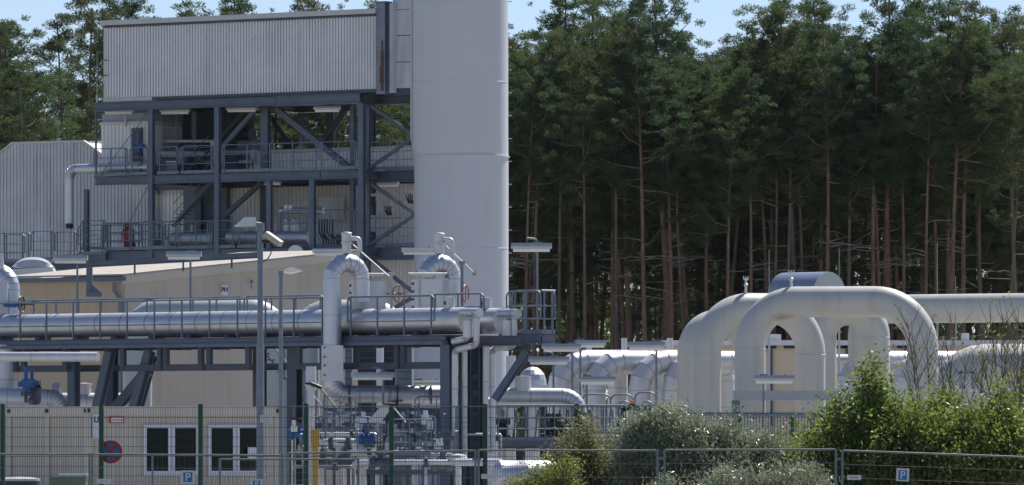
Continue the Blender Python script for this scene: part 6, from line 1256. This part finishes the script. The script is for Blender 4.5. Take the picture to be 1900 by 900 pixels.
# ------------------------------------------------------------------ bushes in front
def bush(name, label, cat, lobes, Y, ntip, nleaf, L, Wd, m, sig=.13, stemn=60, up=.5, group=None):
    "lobes: (x, ytop, width px) in the photo; each lobe is a leafy dome standing on the ground"
    tips = []; xs = [W(l[0], 0, Y).x for l in lobes]; bx = sum(xs) / len(xs)
    t = thing(name, Vector((bx, Y, 0)), label, cat, group); st_ = MB(); wts = [l[2] * (900 - l[1]) for l in lobes]
    for k in range(ntip):
        l = rs.choices(lobes, wts)[0]; cx = W(l[0], 0, Y).x; hw = px(l[2] / 2, Y); zt = W(0, l[1], Y).z
        a = rs.uniform(0, 6.283); q = rs.uniform(0, 1) ** .5; hx = math.cos(a) * q; hy = math.sin(a) * q; zz = zt * (1 - .5 * q ** 3) * (1 - abs(rs.gauss(0, .22))) * rs.uniform(.93, 1.04)
        if rs.random() < .07: zz *= rs.uniform(1.04, 1.16)
        if zz < .25: zz = rs.uniform(.2, zt * .6)
        tips.append(Vector((cx + hx * hw, Y + (l[3] if len(l) > 3 else 0) + hy * min(1.1, hw), zz)))
        if k < stemn: 
            p0 = Vector((cx + hx * hw * .3, Y + hy * .3, 0)); st_.sweep([p0, p0.lerp(tips[-1], .55) + Vector((rs.gauss(0, .08), rs.gauss(0, .08), 0)), tips[-1]], [.018, .011, .004], 4, False)
    st_.build('stem', M['twig'], t); P = []
    for p in tips:
        n = int(nleaf * rs.uniform(.5, 1.5)); q = rng.normal(size=(n, 3)) * np.array([sig, sig, sig * 1.25]) * rs.uniform(.6, 1.3); P.append(q + np.array(p - Vector((bx, Y, 0))))
    V = leafquads(np.concatenate(P), L, Wd, up); o = bpy.data.objects.new('foliage', quads_mesh('foliage', V, M[m])); C.objects.link(o); o.parent = t; return t
env = [(1480, 815), (1510, 778), (1540, 752), (1580, 742), (1605, 715), (1640, 728), (1690, 742), (1740, 728), (1780, 738), (1830, 732), (1880, 745), (1930, 740)]
lobes = [(1612, 648, 40), (1606, 690, 70), (1626, 668, 36), (1640, 700, 60), (1750, 714, 60), (1560, 732, 60), (1858, 720, 60)]
for k in range(34):
    x = 1496 + k * 12.6 + rs.uniform(-9, 9); i = max(j for j in range(len(env)) if env[j][0] <= x or j == 0); i = min(i, len(env) - 2); f = (x - env[i][0]) / (env[i + 1][0] - env[i][0]); y = env[i][1] + (env[i + 1][1] - env[i][1]) * f
    lobes.append((x, y + abs(rs.gauss(0, 22)) + (0 if k % 3 else 46), rs.uniform(80, 180), rs.uniform(-.8, .6)))
bush('green_bush', 'large fresh green leafy bush with a tall tuft, right of the green bar fence', 'bush', lobes, 126, 2300, 34, .09, .05, 'leaf', .15, stemn=110)
bush('silvery_bush', 'silvery green narrow leaved bush at the lower centre right', 'bush', [(1190, 762, 110), (1240, 756, 130), (1300, 780, 120), (1350, 784, 120), (1410, 800, 120), (1465, 828, 110), (1290, 800, 200), (1400, 832, 200)], 127.5, 1500, 60, .10, .026, 'leaf_s', .11, up=.9)
bush('silvery_bush', 'small silvery bush close behind the front fence, below the larger one', 'bush', [(1250, 888, 150), (1330, 876, 120), (1370, 868, 110), (1430, 876, 150), (1490, 862, 130)], 123.6, 480, 50, .09, .025, 'leaf_s', .10, up=.9)
bush('olive_bush', 'thin olive bush left of the silvery bush', 'bush', [(1070, 800, 80), (1035, 838, 80), (1120, 815, 70), (1145, 850, 90), (1090, 780, 30)], 128, 420, 36, .08, .03, 'leaf_o', .12)
bush('grey_green_bush', 'grey green bush between the olive bush and the silvery bush', 'bush', [(1135, 795, 60), (1165, 830, 80)], 129, 160, 42, .085, .02, 'leaf_s', .12, up=.8)
bush('yellow_green_bush', 'low yellow green bush at the bottom beside the silver vessel', 'bush', [(1000, 868, 80), (960, 886, 60), (1050, 860, 60)], 124, 240, 40, .06, .03, 'leaf_y', .11)
bush('yellow_green_bush', 'yellow flowering shrub behind the green bar fence', 'bush', [(1440, 800, 90), (1490, 808, 60)], 150, 120, 40, .07, .04, 'leaf_y', .12)
# bare twiggy shrubs with a few leaves
def twiggy(label, x, ytop, w_, Y, n, seed):
    r_ = random.Random(seed); c = Vector((W(x, 0, Y).x, Y, 0)); t = thing('twiggy_shrub', c, label, 'shrub', 'bare twiggy shrubs at the right'); b = MB(); P = []; zt = W(0, ytop, Y).z
    for k in range(n):
        a = r_.uniform(-1, 1); e = Vector((c.x + (a * 1.25 + .25) * px(w_ / 2, Y), Y + r_.uniform(-.4, .6), zt * r_.uniform(.72, 1.0))); p0 = c + Vector((a * .2 * px(w_ / 2, Y), r_.uniform(-.1, .1), 0)); m1 = p0.lerp(e, .5) + Vector((-a * .05, 0, .1))
        b.sweep([p0, m1, e], [.019, .013, .005], 4, False)
        for j in range(11):
            f = r_.uniform(.35, .95); s0 = m1.lerp(e, f); e2 = s0 + (e - m1).normalized() * r_.uniform(.2, .6) + Vector((r_.uniform(-.4, .4), r_.uniform(-.15, .15), r_.uniform(.0, .2))); b.sweep([s0, e2], [.008, .003], 3, False)
            if r_.random() < .6: P += [np.array(e2 - c) + rng.normal(size=3) * .02 for _ in range(4)]
    b.build('twig', M['twig'], t); o = bpy.data.objects.new('foliage', quads_mesh('foliage', leafquads(np.array(P), .065, .028, .6), M['leaf_y'])); C.objects.link(o); o.parent = t
twiggy('bare twiggy shrub leaning left in front of the right leg of the front arch', 1735, 590, 120, 128, 9, 1)
twiggy('bare twiggy shrub in front of the white vessel', 1810, 580, 150, 128.5, 12, 2)
twiggy('bare twiggy shrub at the right edge of the photo', 1880, 560, 110, 129, 11, 3)
# grass tufts on the verge
P = np.stack([rng.uniform(-14, 14, 14000), rng.uniform(119, 132, 14000), np.zeros(14000)], axis=1); P[:, 2] = rng.uniform(.02, .3, 14000)
o = bpy.data.objects.new('verge_grass', quads_mesh('verge_grass', leafquads(P, .35, .02, 2.0), M['leaf_y'])); C.objects.link(o); tag(o, 'rough grass along the fences', 'grass', kind='stuff')
